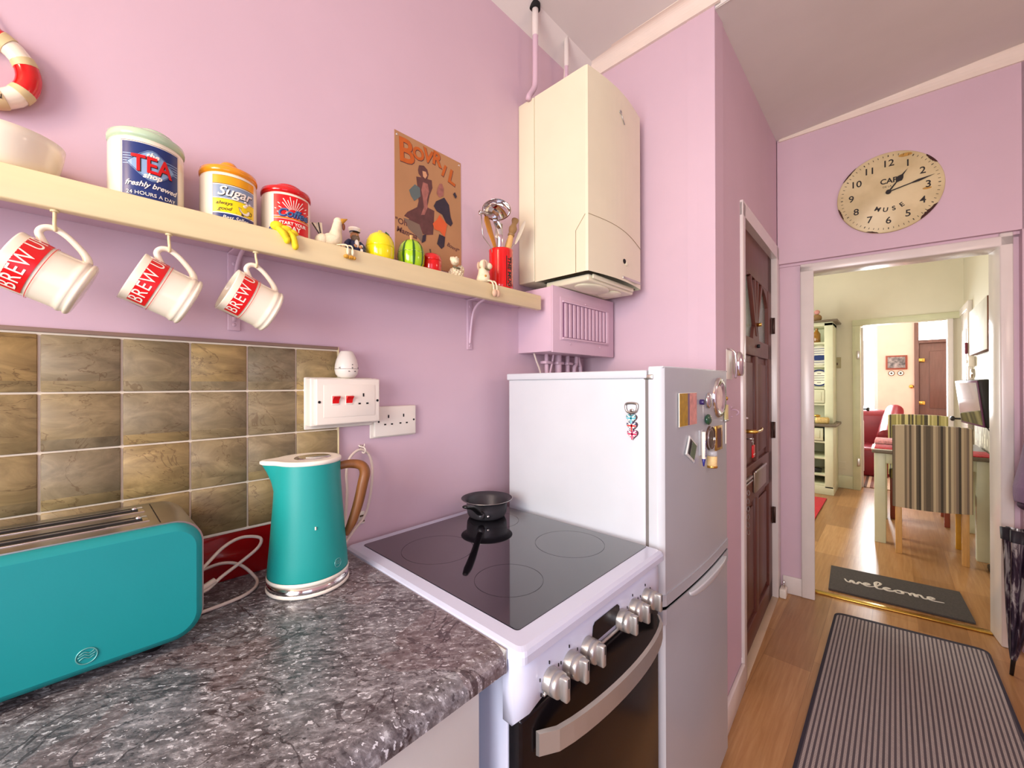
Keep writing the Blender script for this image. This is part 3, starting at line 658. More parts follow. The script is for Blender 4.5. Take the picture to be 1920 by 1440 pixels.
# ================================================================== SHELF, BRACKETS, HOOKS, MUGS
SX = 1.119
t = thing('wall_shelf', (.2, -.07, 1.60), 'long cream painted wooden wall shelf', 'shelf')
b = MB(); b.box((-.9, -.122, 1.626), (SX - .003, 0, 1.6495), CREAM, .002); b.build('board', t)
b = MB(); b.box((-.9, -.14, 1.600), (SX, -.1215, 1.650), CREAM, .0025); b.build('fascia', t)
b = MB(); b.box((-.9, -.121, 1.6235), (SX - .004, -.001, 1.6258), LILACD); b.build('underside', t)
def bracket(x, label):
    t = thing('shelf_bracket', (x, 0, 1.62), label, 'bracket', 'lilac shelf brackets')
    b = MB(); b.box((x - .012, -.004, 1.455), (x + .012, 0, 1.623), LILACD, .0018); b.box((x - .012, -.112, 1.6185), (x + .012, -.001, 1.623), LILACD, .0018); b.build('plate', t)
    b = MB(); b.tube([(x, -.003, 1.475), (x, -.010, 1.53), (x, -.022, 1.58), (x, -.050, 1.606), (x, -.095, 1.618)], .004, LILACD, n=10); b.build('rib', t)
    for z in (1.468, 1.60):
        b = MB(); b.ell((x, -.004, z), (.004, .0018, .004), LILACD, u=12, v=8); b.build('screw', t)
bracket(.232, 'lilac metal bracket under the shelf beside the last hanging mug')
bracket(.905, 'lilac metal bracket near the right end of the shelf')
MR, MH = .0425, .0865
def mug():
    t = thing('mug', (0, 0, 0), '', 'mug', 'BREW UP mugs hanging from the shelf')
    b = MB(); b.lathe([(0, 0), (.038, 0), (.0418, .002), (.0432, .004), (.0432, .0065), (.0410, .0085), (.0425, .0115), (.0430, .0145), (.0412, .0175), (.0408, .022), (.0408, .045), (.0414, .07), (.0428, .0845), (.0420, .0865), (.0400, .0855), (.0385, .07), (.038, .03), (.035, .006), (0, .005)], POT, n=64); b.build('body', t, local=True)
    b = MB(); b.tube([(.039, 0, .0635), (.046, 0, .0700), (.0535, 0, .0760), (.0625, 0, .0745), (.0680, 0, .0660), (.0665, 0, .0540), (.0620, 0, .0420), (.0540, 0, .0270), (.0470, 0, .0185), (.0405, 0, .0150)], [.0062, .0050, .0046, .0046, .0046, .0044, .0044, .0048, .0056, .0066], POT, n=14, k=6); b.build('handle', t, local=True)
    b = MB(); b.mark(); b.patch(-.118, -.003, .0515, .0785, REDPR, .0008, n=64); b.map(wrap(0, 0, .0411, 0)); b.mark(); b.patch(.003, .118, .0515, .0785, REDPR, .0008, n=64); b.map(wrap(0, 0, .0411, 0)); b.build('red_band', t, local=True)
    b = MB()
    for z in (.0475, .0815): b.mark(); b.patch(0, .2582, z - .0004, z + .0004, REDPR, .0013, n=80); b.map(wrap(0, 0, .0411, 0))
    b.build('pinstripe', t, local=True)
    b = MB(); b.mark(); b.text('BREW UP', .0235, WPRINT, x=-.0640, y=.0650, z=.0012, sx=.92, sy=1.12, cut=.0015, sp=1.12, ext=.0001); b.map(wrap(0, 0, .0411, 0)); b.build('lettering', t, local=True)
    return t
M0 = mug()
tt = R(24.7); Mrot = Matrix(((math.sin(tt), 0, -math.cos(tt)), (0, 1, 0), (math.cos(tt), 0, math.sin(tt))))
for i, (hx, lab) in enumerate(((-.024, 'BREW UP mug hanging furthest left, under the cream bowl'), (.108, 'BREW UP mug hanging in the middle, under the sugar caddy'), (.240, 'BREW UP mug hanging furthest right, beside the lilac bracket'))):
    m = M0 if i == 0 else copy_tree(M0)
    m.location = (hx + .031, -.128, 1.4835); m.rotation_euler = Mrot.to_euler(); m['label'] = lab
    b = MB(); b.cyl((hx, -.130, 1.600), (hx, -.130, 1.597), .005, CREAM)
    b.tube([(hx, -.130, 1.598), (hx, -.1305, 1.590), (hx, -.134, 1.5835), (hx, -.1375, 1.577), (hx + .001, -.133, 1.5705), (hx + .001, -.126, 1.5705), (hx + .001, -.1225, 1.5765)], .0022, CREAM, n=8)
    one(b, 'cup_hook', ('cream cup hook holding the leftmost mug', 'cream cup hook holding the middle mug', 'cream cup hook holding the rightmost mug')[i], 'hook', 'cup hooks under the shelf')

# ================================================================== THINGS ON THE SHELF (top z = 1.650)
SZ = 1.6503
def onshelf(x, y=-.07): return (x, y, SZ)
# bowl
t = thing('bowl', onshelf(-.078, -.072), 'cream pottery bowl at the left end of the shelf', 'bowl')
b = MB(); b.lathe([(0, 0), (.040, 0), (.050, .004), (.058, .020), (.063, .045), (.065, .060), (.062, .0605), (.059, .05), (.050, .012), (0, .008)], POT, onshelf(-.078, -.072), n=48); b.build('body', t)
b = MB(); b.lathe([(0, .062), (.024, .061), (.036, .056), (.050, .050), (0, .048)], REDLID, onshelf(-.070, -.060), n=32); b.build('red_lid', t)
def caddy(x, y, r, h, name, label, lidm, rot):
    t = thing('storage_jar', onshelf(x, y), label, 'jar', 'storage jars on the shelf')
    b = MB(); b.lathe([(0, 0), (r * .94, 0), (r, .004), (r, h - .008), (r * .98, h - .003), (r * .9, h)], POT, onshelf(x, y), n=64); b.build('body', t)
    return t
CY = -.072
# TEA
x, r, h = .085, .0515, .108
t = caddy(x, CY, r, h, 'tea', 'tall cream storage jar with navy TEA label and mint lid', MINT, 0)
b = MB(); b.lathe([(r * .9, h - .002), (r * 1.02, h), (r * 1.03, h + .005), (r * 1.01, h + .011), (r * .85, h + .017), (r * .5, h + .020), (0, h + .021)], MINT, onshelf(x, CY), n=64); b.build('lid', t)
b = MB(); b.lathe([(.03, 0), (.0285, .010), (.022, .0145), (0, .0155)], MINT, (x + .008, CY + .004, SZ + h + .018), n=32); b.build('lid_knob', t)
wt = wrap(x, CY, r, -PI / 2 + .04, SZ)
b = MB(); b.mark(); b.patch(-.0415, .0415, -.0, .098, BRPRINT, .0003); b.patch(-.0407, .0407, -.0, .0972, WPRINT, .0004); b.patch(-.0395, .0395, 0, .096, NAVY, .0006)
b.map(wt); b.build('label_panel', t)
b = MB(); b.mark()
for k in range(5): b.patch(-.0385, .0385, .058 + k * .0042, .0592 + k * .0042, SKYB, .0008)
dm = [(-.034, .062), (-.026, .069), (-.016, .078), (-.006, .0855), (0, .087), (.006, .0855), (.016, .078), (.026, .069), (.034, .062), (.026, .053), (.016, .043), (.006, .036), (0, .0345), (-.006, .036), (-.016, .043), (-.026, .053)]
for i in range(7):
    (xa, za), (xb, zb) = dm[i], dm[i + 1]
for i in range(8):
    (xa, za), (xb, zb) = dm[i], dm[i + 1]; (xc, zc), (xd, zd) = dm[(16 - i) % 16], dm[(15 - i) % 16]
    b.add([(xa, za, .0010), (xb, zb, .0010), (xd, zd, .0010), (xc, zc, .0010)], [(0, 1, 2, 3)], SKYB)
b.map(wt); b.mark(); b.tube([(q[0] * .96, .061 + (q[1] - .061) * .95, .0012) for q in dm], .0004, NAVY, n=5, smoothpath=False, closed=True); b.map(wt); b.build('diamond_motif', t)
b = MB(); b.mark()
b.text('the', .0125, WPRINT, y=.0775, z=.0014, shear=.3, off=.0004, cut=.003)
b.text('TEA', .0385, BKPRINT, x=.0012, y=.0590, z=.0013, off=.0008, sx=.78, cut=.003); b.text('TEA', .0385, REDPR, x=0, y=.0600, z=.0018, off=.0008, sx=.78, cut=.003)
b.text('shop', .0125, WPRINT, y=.0425, z=.0014, shear=.3, off=.0004, cut=.003)
b.text('freshly brewed', .0125, WPRINT, y=.0265, z=.0014, shear=.35, off=.0002, cut=.003, sx=.93)
b.text('24 HOURS A DAY', .0085, WPRINT, y=.0110, z=.0014, cut=.003)
b.map(wt); b.build('lettering', t)
# SUGAR
x, r, h = .208, .0475, .096
t = caddy(x, CY, r, h, 'sugar', 'cream storage jar with yellow Sugar label and orange lid', ORNG, 0)
b = MB(); b.lathe([(r * .9, h - .002), (r * 1.02, h), (r * 1.03, h + .005), (r * 1.0, h + .011), (r * .8, h + .016), (r * .45, h + .019), (0, h + .020)], ORNG, onshelf(x, CY), n=64); b.build('lid', t)
b = MB(); b.lathe([(.016, 0), (.0155, .012), (.011, .0175), (0, .0185)], ORNG, (x, CY, SZ + h + .017), n=32); b.build('lid_knob', t)
wt = wrap(x, CY, r, -PI / 2 + .02, SZ)
b = MB(); b.mark(); b.patch(-.0378, .0378, 0, .0878, BRPRINT, .0003); b.patch(-.0372, .0372, 0, .087, WPRINT, .0005)
b.patch(-.0372, .0372, .0715, .087, ORP, .0008); b.patch(-.0372, .0372, .0705, .0715, BRPRINT, .0008); b.patch(-.0372, .0372, .0445, .0690, GREYB, .0008); b.patch(-.0372, .0372, .0170, .0425, YELP, .0008); b.patch(-.0372, .0372, .0425, .0432, BRPRINT, .0009); b.patch(-.0372, .0372, 0, .0150, NAVY, .0008)
b.map(wt); b.build('label_panel', t)
b = MB(); b.mark(); b.text('Sugar', .0255, BKPRINT, x=-.0005, y=.0558, z=.0012, shear=.35, off=.0006, cut=.003); b.text('Sugar', .0255, WPRINT, x=-.0015, y=.0568, z=.0016, shear=.35, off=.0004, cut=.003)
b.text('always', .0100, BRPRINT, x=-.0190, y=.0345, z=.0013, shear=.4, cut=.003); b.text('good', .0100, BRPRINT, x=-.0180, y=.0240, z=.0013, shear=.4, cut=.003)
b.text('Best Seller', .0100, WPRINT, y=.0075, z=.0013, shear=.3, cut=.003)
b.map(wt); b.build('lettering', t)
b = MB(); b.mark(); cup = [(.004, .0320), (.0260, .0300), (.0245, .0225), (.0190, .0190), (.0120, .0200), (.0065, .0250)]
b.poly([(-.001, .0200), (.012, .0165), (.027, .0160), (.031, .0185), (.012, .0215)], .0001, BRPRINT, z0=.0010)
b.poly(cup, .0002, WPRINT, z0=.0012)
b.tube([(p[0], p[1], .0016) for p in cup], .00035, BRPRINT, n=5, smoothpath=False, closed=True)
b.tube([(.0255, .0285, .0015), (.0300, .0280, .0015), (.0290, .0225, .0015), (.0240, .0225, .0015)], .0005, BRPRINT, n=5)
for q in ((.016, .037, .0035), (.020, .041, .003), (.017, .0455, .0028), (.026, .044, .0025)): b.ell((q[0], q[1], .0012), (q[2], q[2] * .8, .0004), WPRINT, u=12, v=6)
b.map(wt); b.build('cup_motif', t)
# COFFEE
x, r, h = .314, .0475, .094
t = caddy(x, CY, r, h, 'coffee', 'cream storage jar with red starburst label and red lid', REDLID, 0)
b = MB(); b.lathe([(r * .9, h - .002), (r * 1.02, h), (r * 1.03, h + .005), (r * 1.0, h + .011), (r * .8, h + .016), (r * .45, h + .019), (0, h + .020)], REDLID, onshelf(x, CY), n=64); b.build('lid', t)
b = MB(); b.lathe([(.028, 0), (.0265, .008), (.020, .0125), (0, .0135)], REDLID, (x + .003, CY, SZ + h + .016), n=32); b.build('lid_knob', t)
wt = wrap(x, CY, r, -PI / 2 - .02, SZ)
b = MB(); b.mark(); b.patch(-.0375, .0375, 0, .0865, REDPR, .0005); b.patch(-.0375, .0375, .0405, .0415, WPRINT, .0008); b.patch(-.0375, .0375, .0378, .0386, YELP, .0008); b.patch(-.0375, .0375, .0355, .0362, WPRINT, .0008); b.map(wt); b.build('label_panel', t)
b = MB(); b.mark()
for k in range(17):
    a = R(6 + k * 10.5); d = Vector((math.cos(a), math.sin(a))); nn = Vector((-d.y, d.x)); L0 = .011; L1 = .031 + (.006 if k % 2 else 0)
    c0 = Vector((0, .0465)); p0 = c0 + d * L0; p1 = c0 + d * L1
    b.add([(p0.x - nn.x * .0004, p0.y - nn.y * .0004, .0012), (p0.x + nn.x * .0004, p0.y + nn.y * .0004, .0012), (p1.x + nn.x * .0008, p1.y + nn.y * .0008, .0012), (p1.x - nn.x * .0008, p1.y - nn.y * .0008, .0012)], [(0, 1, 2, 3)], WPRINT)
b.map(wt); b.build('starburst', t)
b = MB(); b.mark()
b.text('Coffee', .0230, NAVY, x=.001, y=.0478, z=.0016, shear=.3, off=.0010, cut=.003); b.text('Coffee', .0230, BLUEPR, x=0, y=.0485, z=.0020, shear=.3, cut=.003); 
b.text('START YOUR', .0090, WPRINT, y=.0270, z=.0013, off=.0002, cut=.003); b.text('DAY', .0140, WPRINT, y=.0165, z=.0013, off=.0003, cut=.003); b.text('the fresh way', .0080, WPRINT, y=.0065, z=.0013, shear=.3, cut=.003)
b.map(wt); b.build('lettering', t)
# yellow figure draped over the shelf edge
t = thing('shelf_sitter', (.292, -.125, SZ), 'small bright yellow figure flopped over the shelf edge below the red-lidded jar', 'ornament')
b = MB(); b.ell((.278, -.132, 1.660), (.013, .010, .011), YCLOTH); b.ell((.293, -.135, 1.655), (.014, .010, .010), YCLOTH); b.ell((.305, -.135, 1.652), (.012, .010, .008), YCLOTH); b.build('body', t)
for pts in ([(.276, -.140, 1.655), (.285, -.1465, 1.644), (.291, -.1475, 1.633)], [(.297, -.140, 1.652), (.303, -.1465, 1.640), (.307, -.1475, 1.624)]):
    b = MB(); b.tube(pts, [.005, .0068, .0060], YCLOTH, n=12); b.ell(pts[-1], (.0062, .0062, .0085), YCLOTH); b.build('leg', t)
b = MB(); b.ell((.270, -.128, 1.654), (.006, .005, .006), NAVY); b.build('blue_bow', t)
# white hen shelf sitter
t = thing('hen_ornament', (.415, -.09, SZ), 'cream pottery hen perched on the shelf edge with legs dangling', 'ornament')
b = MB()
b.tube([(.382, -.095, 1.666), (.396, -.095, 1.669), (.408, -.098, 1.676), (.412, -.100, 1.694), (.415, -.100, 1.712), (.418, -.100, 1.719)], [.015, .018, .018, .0120, .0098, .008], BISQ, n=20, k=6)
b.ell((.382, -.095, 1.667), (.015, .016, .016), BISQ); b.ell((.417, -.100, 1.718), (.0105, .0095, .0105), BISQ); b.build('body', t)
b = MB(); b.cyl((.421, -.102, 1.719), (.436, -.106, 1.7285), .0078, GOLD, r1=.001, n=12); b.build('beak', t)
b = MB(); b.ell((.4275, -.105, 1.708), (.0035, .003, .008), mat('rust_wattle', (120, 60, 30), .6)); b.build('wattle', t)
b = MB()
for (dx, dz) in ((-.020, .026), (-.006, .030)):
    b.add([(.378, -.095, 1.676), (.384, -.095, 1.678), (.384 + dx + .004, -.094, 1.678 + dz), (.378 + dx - .002, -.094, 1.676 + dz)], [(0, 1, 2, 3)], BISQ)
    b.tube([(.380, -.096, 1.674), (.380 + dx, -.095, 1.676 + dz)], .0016, mat('dark_wire', (60, 40, 40), .6), n=6)
b.build('tail', t)
for k, x0 in enumerate((.418, .429)):
    b = MB(); b.tube([(x0 - .012, -.118, 1.658), (x0, -.138, 1.656), (x0 + .002, -.1445, 1.645), (x0 + .001, -.1455, 1.634)], .0016, BISQ, n=8); b.ell((x0 + .001, -.1455, 1.640), (.0035, .0035, .008), BISQ)
    b.ell((x0 - .003, -.147, 1.627), (.0065, .005, .0045), GOLD); b.ell((x0 + .004, -.147, 1.6265), (.004, .005, .004), GOLD); b.build('leg', t)
# sailor figurine
t = thing('sailor_figurine', (.470, -.07, SZ), 'tiny painted sea captain figurine between hen and lemon', 'figurine')
SKIN = mat('painted_skin', (196, 142, 96), .5); NV = mat('navy_paint', (36, 46, 84), .4, var=.15); BEARD = mat('grey_beard_paint', (120, 100, 78), .6, var=.25, scale=200)
b = MB(); b.tube([(.470, -.07, 1.652), (.470, -.07, 1.665), (.470, -.07, 1.682), (.470, -.07, 1.697)], [.017, .018, .0165, .009], NV, n=20, k=6); b.build('coat', t)
for sx in (-1, 1):
    b = MB(); b.tube([(.470 + sx * .012, -.07, 1.692), (.470 + sx * .021, -.074, 1.682), (.470 + sx * .019, -.082, 1.670), (.470 + sx * .008, -.088, 1.676)], [.006, .0062, .0055, .004], NV, n=12); b.ell((.470 + sx * .007, -.089, 1.6765), .0042, SKIN); b.build('arm', t)
b = MB(); b.ell((.470, -.083, 1.683), (.0055, .006, .012), WPRINT); b.box((.477, -.0905, 1.655), (.483, -.0865, 1.682), WPRINT, .001); b.build('shirt', t)
b = MB(); b.ell((.470, -.072, 1.706), (.0105, .0105, .0115), SKIN); b.ell((.470, -.083, 1.706), .0026, SKIN, u=10, v=8); b.build('head', t)
b = MB(); b.ell((.470, -.0765, 1.699), (.0105, .0085, .0105), BEARD); b.build('beard', t)
b = MB(); b.lathe([(0, 0), (.011, 0), (.0112, .004), (.0145, .009), (.014, .0125), (0, .014)], WPRINT, (.470, -.070, 1.7135), n=24); b.lathe([(.0113, .0005), (.0116, .0035)], NV, (.470, -.070, 1.7135), n=24); b.ell((.470, -.081, 1.7140), (.010, .006, .0012), BKPRINT); b.build('cap', t)
b = MB(); b.box((.455, -.088, 1.6505), (.485, -.056, 1.656), NV, .002); b.build('base', t)
# lemon pot
t = thing('lemon_pot', onshelf(.540), 'yellow lemon-shaped lidded pot with green leaf', 'pot')
b = MB(); b.lathe([(0, 0), (.018, 0), (.028, .006), (.0345, .018), (.0360, .034), (.0358, .0425)], LEMON, onshelf(.540), n=48); b.build('body', t)
b = MB(); b.lathe([(.0350, .0425), (.0363, .0435), (.0362, .046), (.0340, .060), (.0280, .072), (.0180, .080), (.0080, .084), (.0050, .0885), (0, .0895)], LEMON, onshelf(.540), n=48); b.build('lid', t)
b = MB(); b.mark(); b.poly([(0, 0), (.007, -.006), (.009, -.016), (.004, -.028), (-.003, -.018), (-.004, -.008)], .002, DGREEN)
b.map(lambda p: (.546 + p.x * 1.1, -.086 - .012 * (-p.y / .028) - p.z, 1.734 + p.y)); b.build('leaf', t)
# melon pot
t = thing('melon_pot', onshelf(.634), 'lime green striped watermelon-shaped lidded pot', 'pot')
b = MB(); b.lathe([(0, 0), (.018, 0), (.027, .005), (.0345, .020), (.0368, .038), (.0360, .0495)], LIME, onshelf(.634), n=48); b.build('body', t)
b = MB(); b.lathe([(.0355, .0505), (.0352, .056), (.0310, .070), (.0220, .0815), (.0100, .0880), (0, .0895)], LIME, onshelf(.634), n=48); b.build('lid', t)
b = MB()
for k in range(8):
    a = R(k * 45 - 112); pr = [(.0279, .0055), (.0349, .020), (.0373, .038), (.0362, .053), (.0318, .0695), (.0226, .0815), (.0120, .0878)]
    vs = []; 
    for (r_, z_) in pr:
        w = .05 + .045 * math.sin(math.pi * (z_ / .09)); vs += [(.634 + (r_ + .0004) * math.cos(a - w), -.07 + (r_ + .0004) * math.sin(a - w), SZ + z_), (.634 + (r_ + .0007) * math.cos(a), -.07 + (r_ + .0007) * math.sin(a), SZ + z_), (.634 + (r_ + .0004) * math.cos(a + w), -.07 + (r_ + .0004) * math.sin(a + w), SZ + z_)]
    b.add(vs, [(3 * i + c, 3 * i + c + 1, 3 * i + c + 4, 3 * i + c + 3) for i in range(len(pr) - 1) for c in (0, 1)], DGREEN, True)
b.build('stripe', t)
b = MB(); b.tube([(.634, -.07, 1.737), (.634, -.07, 1.745), (.633, -.071, 1.752)], [.0045, .0035, .0050], WOODL, n=12); b.build('stalk', t)
b = MB(); b.mark(); b.tube([(.0362 * math.cos(R(a)), .0362 * math.sin(R(a)), .0500 + .0016 * math.sin(R(a * 9))) for a in range(0, 360, 8)], .0007, mat('pale_lime', (214, 240, 120), .3), n=6, k=2, closed=True, T=Matrix.Translation(onshelf(.634))); b.build('rim', t)
# red pot
t = thing('apple_pot', onshelf(.700), 'red apple-shaped lidded pot with dark stalk', 'pot')
b = MB(); b.lathe([(0, 0), (.016, 0), (.024, .005), (.0295, .018), (.0305, .032), (.0298, .042)], REDG, onshelf(.700), n=48); b.build('body', t)
b = MB(); b.lathe([(.0292, .0425), (.0304, .0435), (.0302, .048), (.0270, .058), (.0180, .0640), (.0090, .0620), (0, .0600)], REDG, onshelf(.700), n=48); b.build('lid', t)
b = MB(); b.tube([(.700, -.07, 1.710), (.699, -.07, 1.720), (.697, -.070, 1.729)], [.002, .002, .0028], BRPRINT, n=8); b.build('stalk', t)
# sheep figurines
def wool(b, c, r, n, m, s=.0048):
    for i in range(n):
        a = i * 2.39996; z = 1 - 2 * (i + .5) / n; q = math.sqrt(1 - z * z)
        b.ell((c[0] + r[0] * q * math.cos(a), c[1] + r[1] * q * math.sin(a), c[2] + r[2] * z), s, m, u=8, v=6)
t = thing('sheep_figurine', onshelf(.787), 'cream woolly sheep figurine sitting on the shelf with curly fleece', 'figurine')
b = MB(); b.ell((.790, -.072, 1.672), (.022, .019, .021), BISQ); wool(b, (.790, -.072, 1.672), (.021, .018, .020), 70, BISQ); b.ell((.808, -.072, 1.690), (.010, .009, .013), BISQ); wool(b, (.808, -.072, 1.690), (.010, .009, .013), 22, BISQ, .004); b.build('fleece', t)
b = MB(); b.ell((.776, -.085, 1.708), (.0130, .0125, .0125), BISQ); b.ell((.772, -.096, 1.704), (.008, .006, .006), BISQ)
wool(b, (.781, -.080, 1.717), (.010, .008, .005), 14, BISQ, .0035); b.build('head', t)
for dx in (-.010, .016):
    b = MB(); b.ell((.776 + dx, -.080, 1.714), (.004, .003, .007), BISQ); b.build('ear', t)
b = MB(); b.tube([(.764, -.091, 1.689), (.775, -.096, 1.686), (.788, -.093, 1.687)], .0030, mat('grey_scarf_paint', (110, 104, 78), .6, var=.3, scale=200), n=8); b.build('scarf', t)
t = thing('dog_figurine', (.880, -.11, SZ), 'cream floppy-eared animal figurine with legs dangling over the shelf edge', 'figurine')
b = MB(); b.tube([(.866, -.112, 1.662), (.868, -.112, 1.675), (.866, -.112, 1.690), (.864, -.112, 1.700)], [.021, .020, .015, .011], BISQ, n=20, k=6); b.ell((.866, -.112, 1.664), (.021, .020, .014), BISQ); b.build('body', t)
b = MB(); b.ell((.868, -.114, 1.712), (.0155, .0140, .0150), BISQ); b.ell((.882, -.122, 1.708), (.0110, .0100, .0105), BISQ); b.build('head', t)
for dy in (-.013, .013):
    b = MB(); b.ell((.858, -.114 + dy, 1.708), (.007, .003, .013), mat('beige_ear', (206, 180, 150), .6), T=None); b.build('ear', t)
b = MB(); b.tube([(.880, -.126, 1.695), (.872, -.130, 1.693), (.862, -.127, 1.696)], .0022, mat('olive_bow', (110, 100, 60), .6), n=8); b.build('collar', t)
for k, dx in enumerate((0, .014)):
    b = MB(); b.tube([(.868 + dx, -.125, 1.660), (.874 + dx, -.140, 1.657), (.878 + dx, -.1455, 1.645), (.879 + dx, -.1465, 1.630)], .0028, BISQ, n=8); b.ell((.879 + dx, -.150, 1.620), (.0085, .0075, .0115), mat('pink_beige_paint', (212, 176, 146), .6)); b.build('leg', t)
b = MB(); b.ell((.860, -.130, 1.672), (.004, .003, .004), GOLD, u=10, v=8); b.build('spot', t)
# utensil mug and utensils
UX, UY = .980, -.078
t = thing('utensil_mug', (UX, UY, SZ), 'tall glossy red mug holding kitchen utensils', 'mug')
b = MB(); b.lathe([(0, 0), (.038, 0), (.0415, .003), (.0405, .02), (.0405, .13), (.0415, .138), (.0400, .140), (.0380, .138), (.0375, .01), (0, .008)], REDG, (UX, UY, SZ), n=56); b.build('body', t)
b = MB(); b.tube([(UX + .038, UY + .006, SZ + .112), (UX + .054, UY + .009, SZ + .108), (UX + .062, UY + .010, SZ + .08), (UX + .058, UY + .009, SZ + .045), (UX + .038, UY + .006, SZ + .03)], .0052, REDG, n=12); b.build('handle', t)
b = MB(); b.mark()
for k, ch in enumerate('THE'): pass
b.text('THE MUG', .019, BKPRINT, rot=-PI / 2, x=0, y=.060, z=.0006, cut=0, off=.0006, sx=1.2); b.map(wrap(UX, UY, .0405, R(-92), SZ)); b.build('lettering', t); b = MB(); b.mark(); b.box((-.0125, .012, 0), (-.0095, .112, .0005), BKPRINT); b.box((.0095, .012, 0), (.0115, .112, .0005), BKPRINT); b.map(wrap(UX, UY, .0405, R(-92), SZ)); b.build('printed_stripe', t)
# ladle
t = thing('ladle', (UX - .01, UY, SZ + .05), 'shiny steel ladle standing bowl-up in the red mug', 'ladle')
LC = Vector((.948, -.090, 1.918)); zf = Vector((-.25, -.25, -.90)).normalized()
q = zf.to_track_quat('Z', 'Y').to_matrix().to_4x4()
b = MB(); b.lathe([(0, -.024), (.018, -.0215), (.035, -.012), (.0450, .001), (.0480, .005), (.0470, .0056), (.0430, .0015), (.033, -.0095), (.017, -.0185), (0, -.021)], CHROME, n=48, T=Matrix.Translation(LC) @ q); b.build('bowl', t)
b = MB(); MB.flat_k = .25
b.tube([(UX - .004, UY + .006, SZ + .03), (UX - .006, UY - .002, SZ + .13), (.968, -.088, 1.84), (.968, -.070, 1.885), (.975, -.055, 1.915)], [.008, .008, .0085, .013, .010], CHROME, n=12, flat=(-.5, -.85, 0)); b.build('handle', t)
# masher with wire
t = thing('potato_masher', (UX - .02, UY + .01, SZ + .05), 'steel wire kitchen tool leaning left out of the red mug', 'utensil')
b = MB(); b.tube([(UX - .02, UY, SZ + .05), (UX - .043, UY + .002, SZ + .14), (.905, -.075, 1.815), (.899, -.075, 1.825), (.888, -.080, 1.885)], .0017, STEEL, n=8, smoothpath=False); b.build('wire', t)
b = MB(); b.tube([(.882, -.080, 1.890), (.935, -.078, 1.902)], .0052, STEEL, n=12, smoothpath=False); b.ell((.882, -.080, 1.886), .0045, CHROME); b.ell((.886, -.079, 1.895), .0042, CHROME); b.ell((.905, -.078, 1.905), .004, CHROME); b.build('crossbar', t)
# spatula
t = thing('wooden_spatula', (UX - .01, UY + .01, SZ + .05), 'amber wooden spatula behind the ladle', 'utensil')
b = MB(); MB.flat_k = .25; b.tube([(UX, UY + .004, SZ + .02), (UX - .018, UY + .008, SZ + .14), (.940, -.066, 1.850), (.930, -.064, 1.880), (.926, -.064, 1.895)], [.006, .008, .013, .014, .008], mat('amber_wood', (190, 128, 40), .4, var=.15), n=12, flat=(0, -1, 0)); b.build('blade', t)
t = thing('steel_spatula', (UX, UY + .02, SZ + .05), 'steel turner standing behind the ladle handle', 'utensil')
b = MB(); b.tube([(UX + .005, UY + .012, SZ + .02), (UX + .0, UY + .014, SZ + .14), (.985, -.060, 1.835)], .0045, STEEL, n=10); b.build('handle', t)
b = MB(); b.box((-.016, -.001, 0), (.016, .001, .06), STEEL, .0008, T=Matrix.Translation((.985, -.060, 1.835)) @ Matrix.Rotation(.1, 4, 'Y')); b.build('blade', t)
t = thing('rolling_pin', (UX + .02, UY, SZ + .05), 'turned pale wooden tool with olive knob leaning right', 'utensil')
F, L = frame_z((UX - .012, UY + .004, SZ + .02), (1.045, -.082, 1.905))
b = MB(); b.lathe([(0, 0), (.008, 0), (.010, .05), (.012, .11), (.0115, .16), (.010, .185), (.0085, .190)], WOODL, n=24, T=F); b.build('shaft', t)
b = MB(); b.lathe([(.0085, .190), (.012, .192), (.012, .197), (.009, .201), (.0135, .212), (.0145, .222), (.010, .232), (.0085, .240), (.012, .250), (.0125, .256), (0, .258)], WOODD, n=24, T=F); b.build('knob', t)
t = thing('wooden_spoon', (UX + .03, UY, SZ + .05), 'pale flat spoon with thin wire handle furthest right in the red mug', 'utensil')
b = MB(); b.tube([(UX + .01, UY, SZ + .03), (UX + .035, UY - .005, SZ + .14), (1.048, -.085, 1.835)], .0016, STEEL, n=8); b.build('handle', t)
F, L = frame_z((1.040, -.090, 1.825), (1.083, -.095, 1.915))
b = MB(); b.ell((0, 0, .050), (.013, .0035, .052), mat('pale_spoon', (214, 206, 184), .4), T=F); b.build('blade', t)

# ================================================================== ON THE WALL
t = thing('lifebuoy_ornament', (-.105, -.015, 1.835), 'small red and cream lifebuoy hanging at the top left', 'ornament')
LCX, LCZ, LR, lr = -.107, 1.838, .052, .0145
def arc(a0, a1, m, r=lr, extra=0):
    b = MB(); K = 24; b.tube([(LCX + LR * math.cos(R(a0 + (a1 - a0) * i / K)), -.016, LCZ + LR * math.sin(R(a0 + (a1 - a0) * i / K))) for i in range(K + 1)], r, m, n=16, k=1, smoothpath=False); return b
arc(0, 359.9, POT).build('ring', t)
for a in (0, 90, 180, 270): arc(a - 24 - 4, a + 24 - 4, REDG, lr * 1.03).build('red_section', t)
for a in (0, 90, 180, 270):
    for s in (-1, 1): arc(a - 4 + s * 28 - 6, a - 4 + s * 28 + 6, mat('straw_band', (214, 196, 146), .5), lr * 1.06).build('band', t)
b = MB(); b.tube([(-.070, -.012, 1.868), (-.085, -.008, 1.905), (-.107, -.004, 1.950), (-.130, -.008, 1.905), (-.145, -.012, 1.868)], .0015, mat('grey_cord', (170, 150, 146), .6), n=8, smoothpath=False); b.build('cord', t)
b = MB(); b.text('BRIGHTON', .011, BKPRINT, T=W1(LCX - .002, LCZ - LR + .003, -.0315)); b.build('lettering', t)

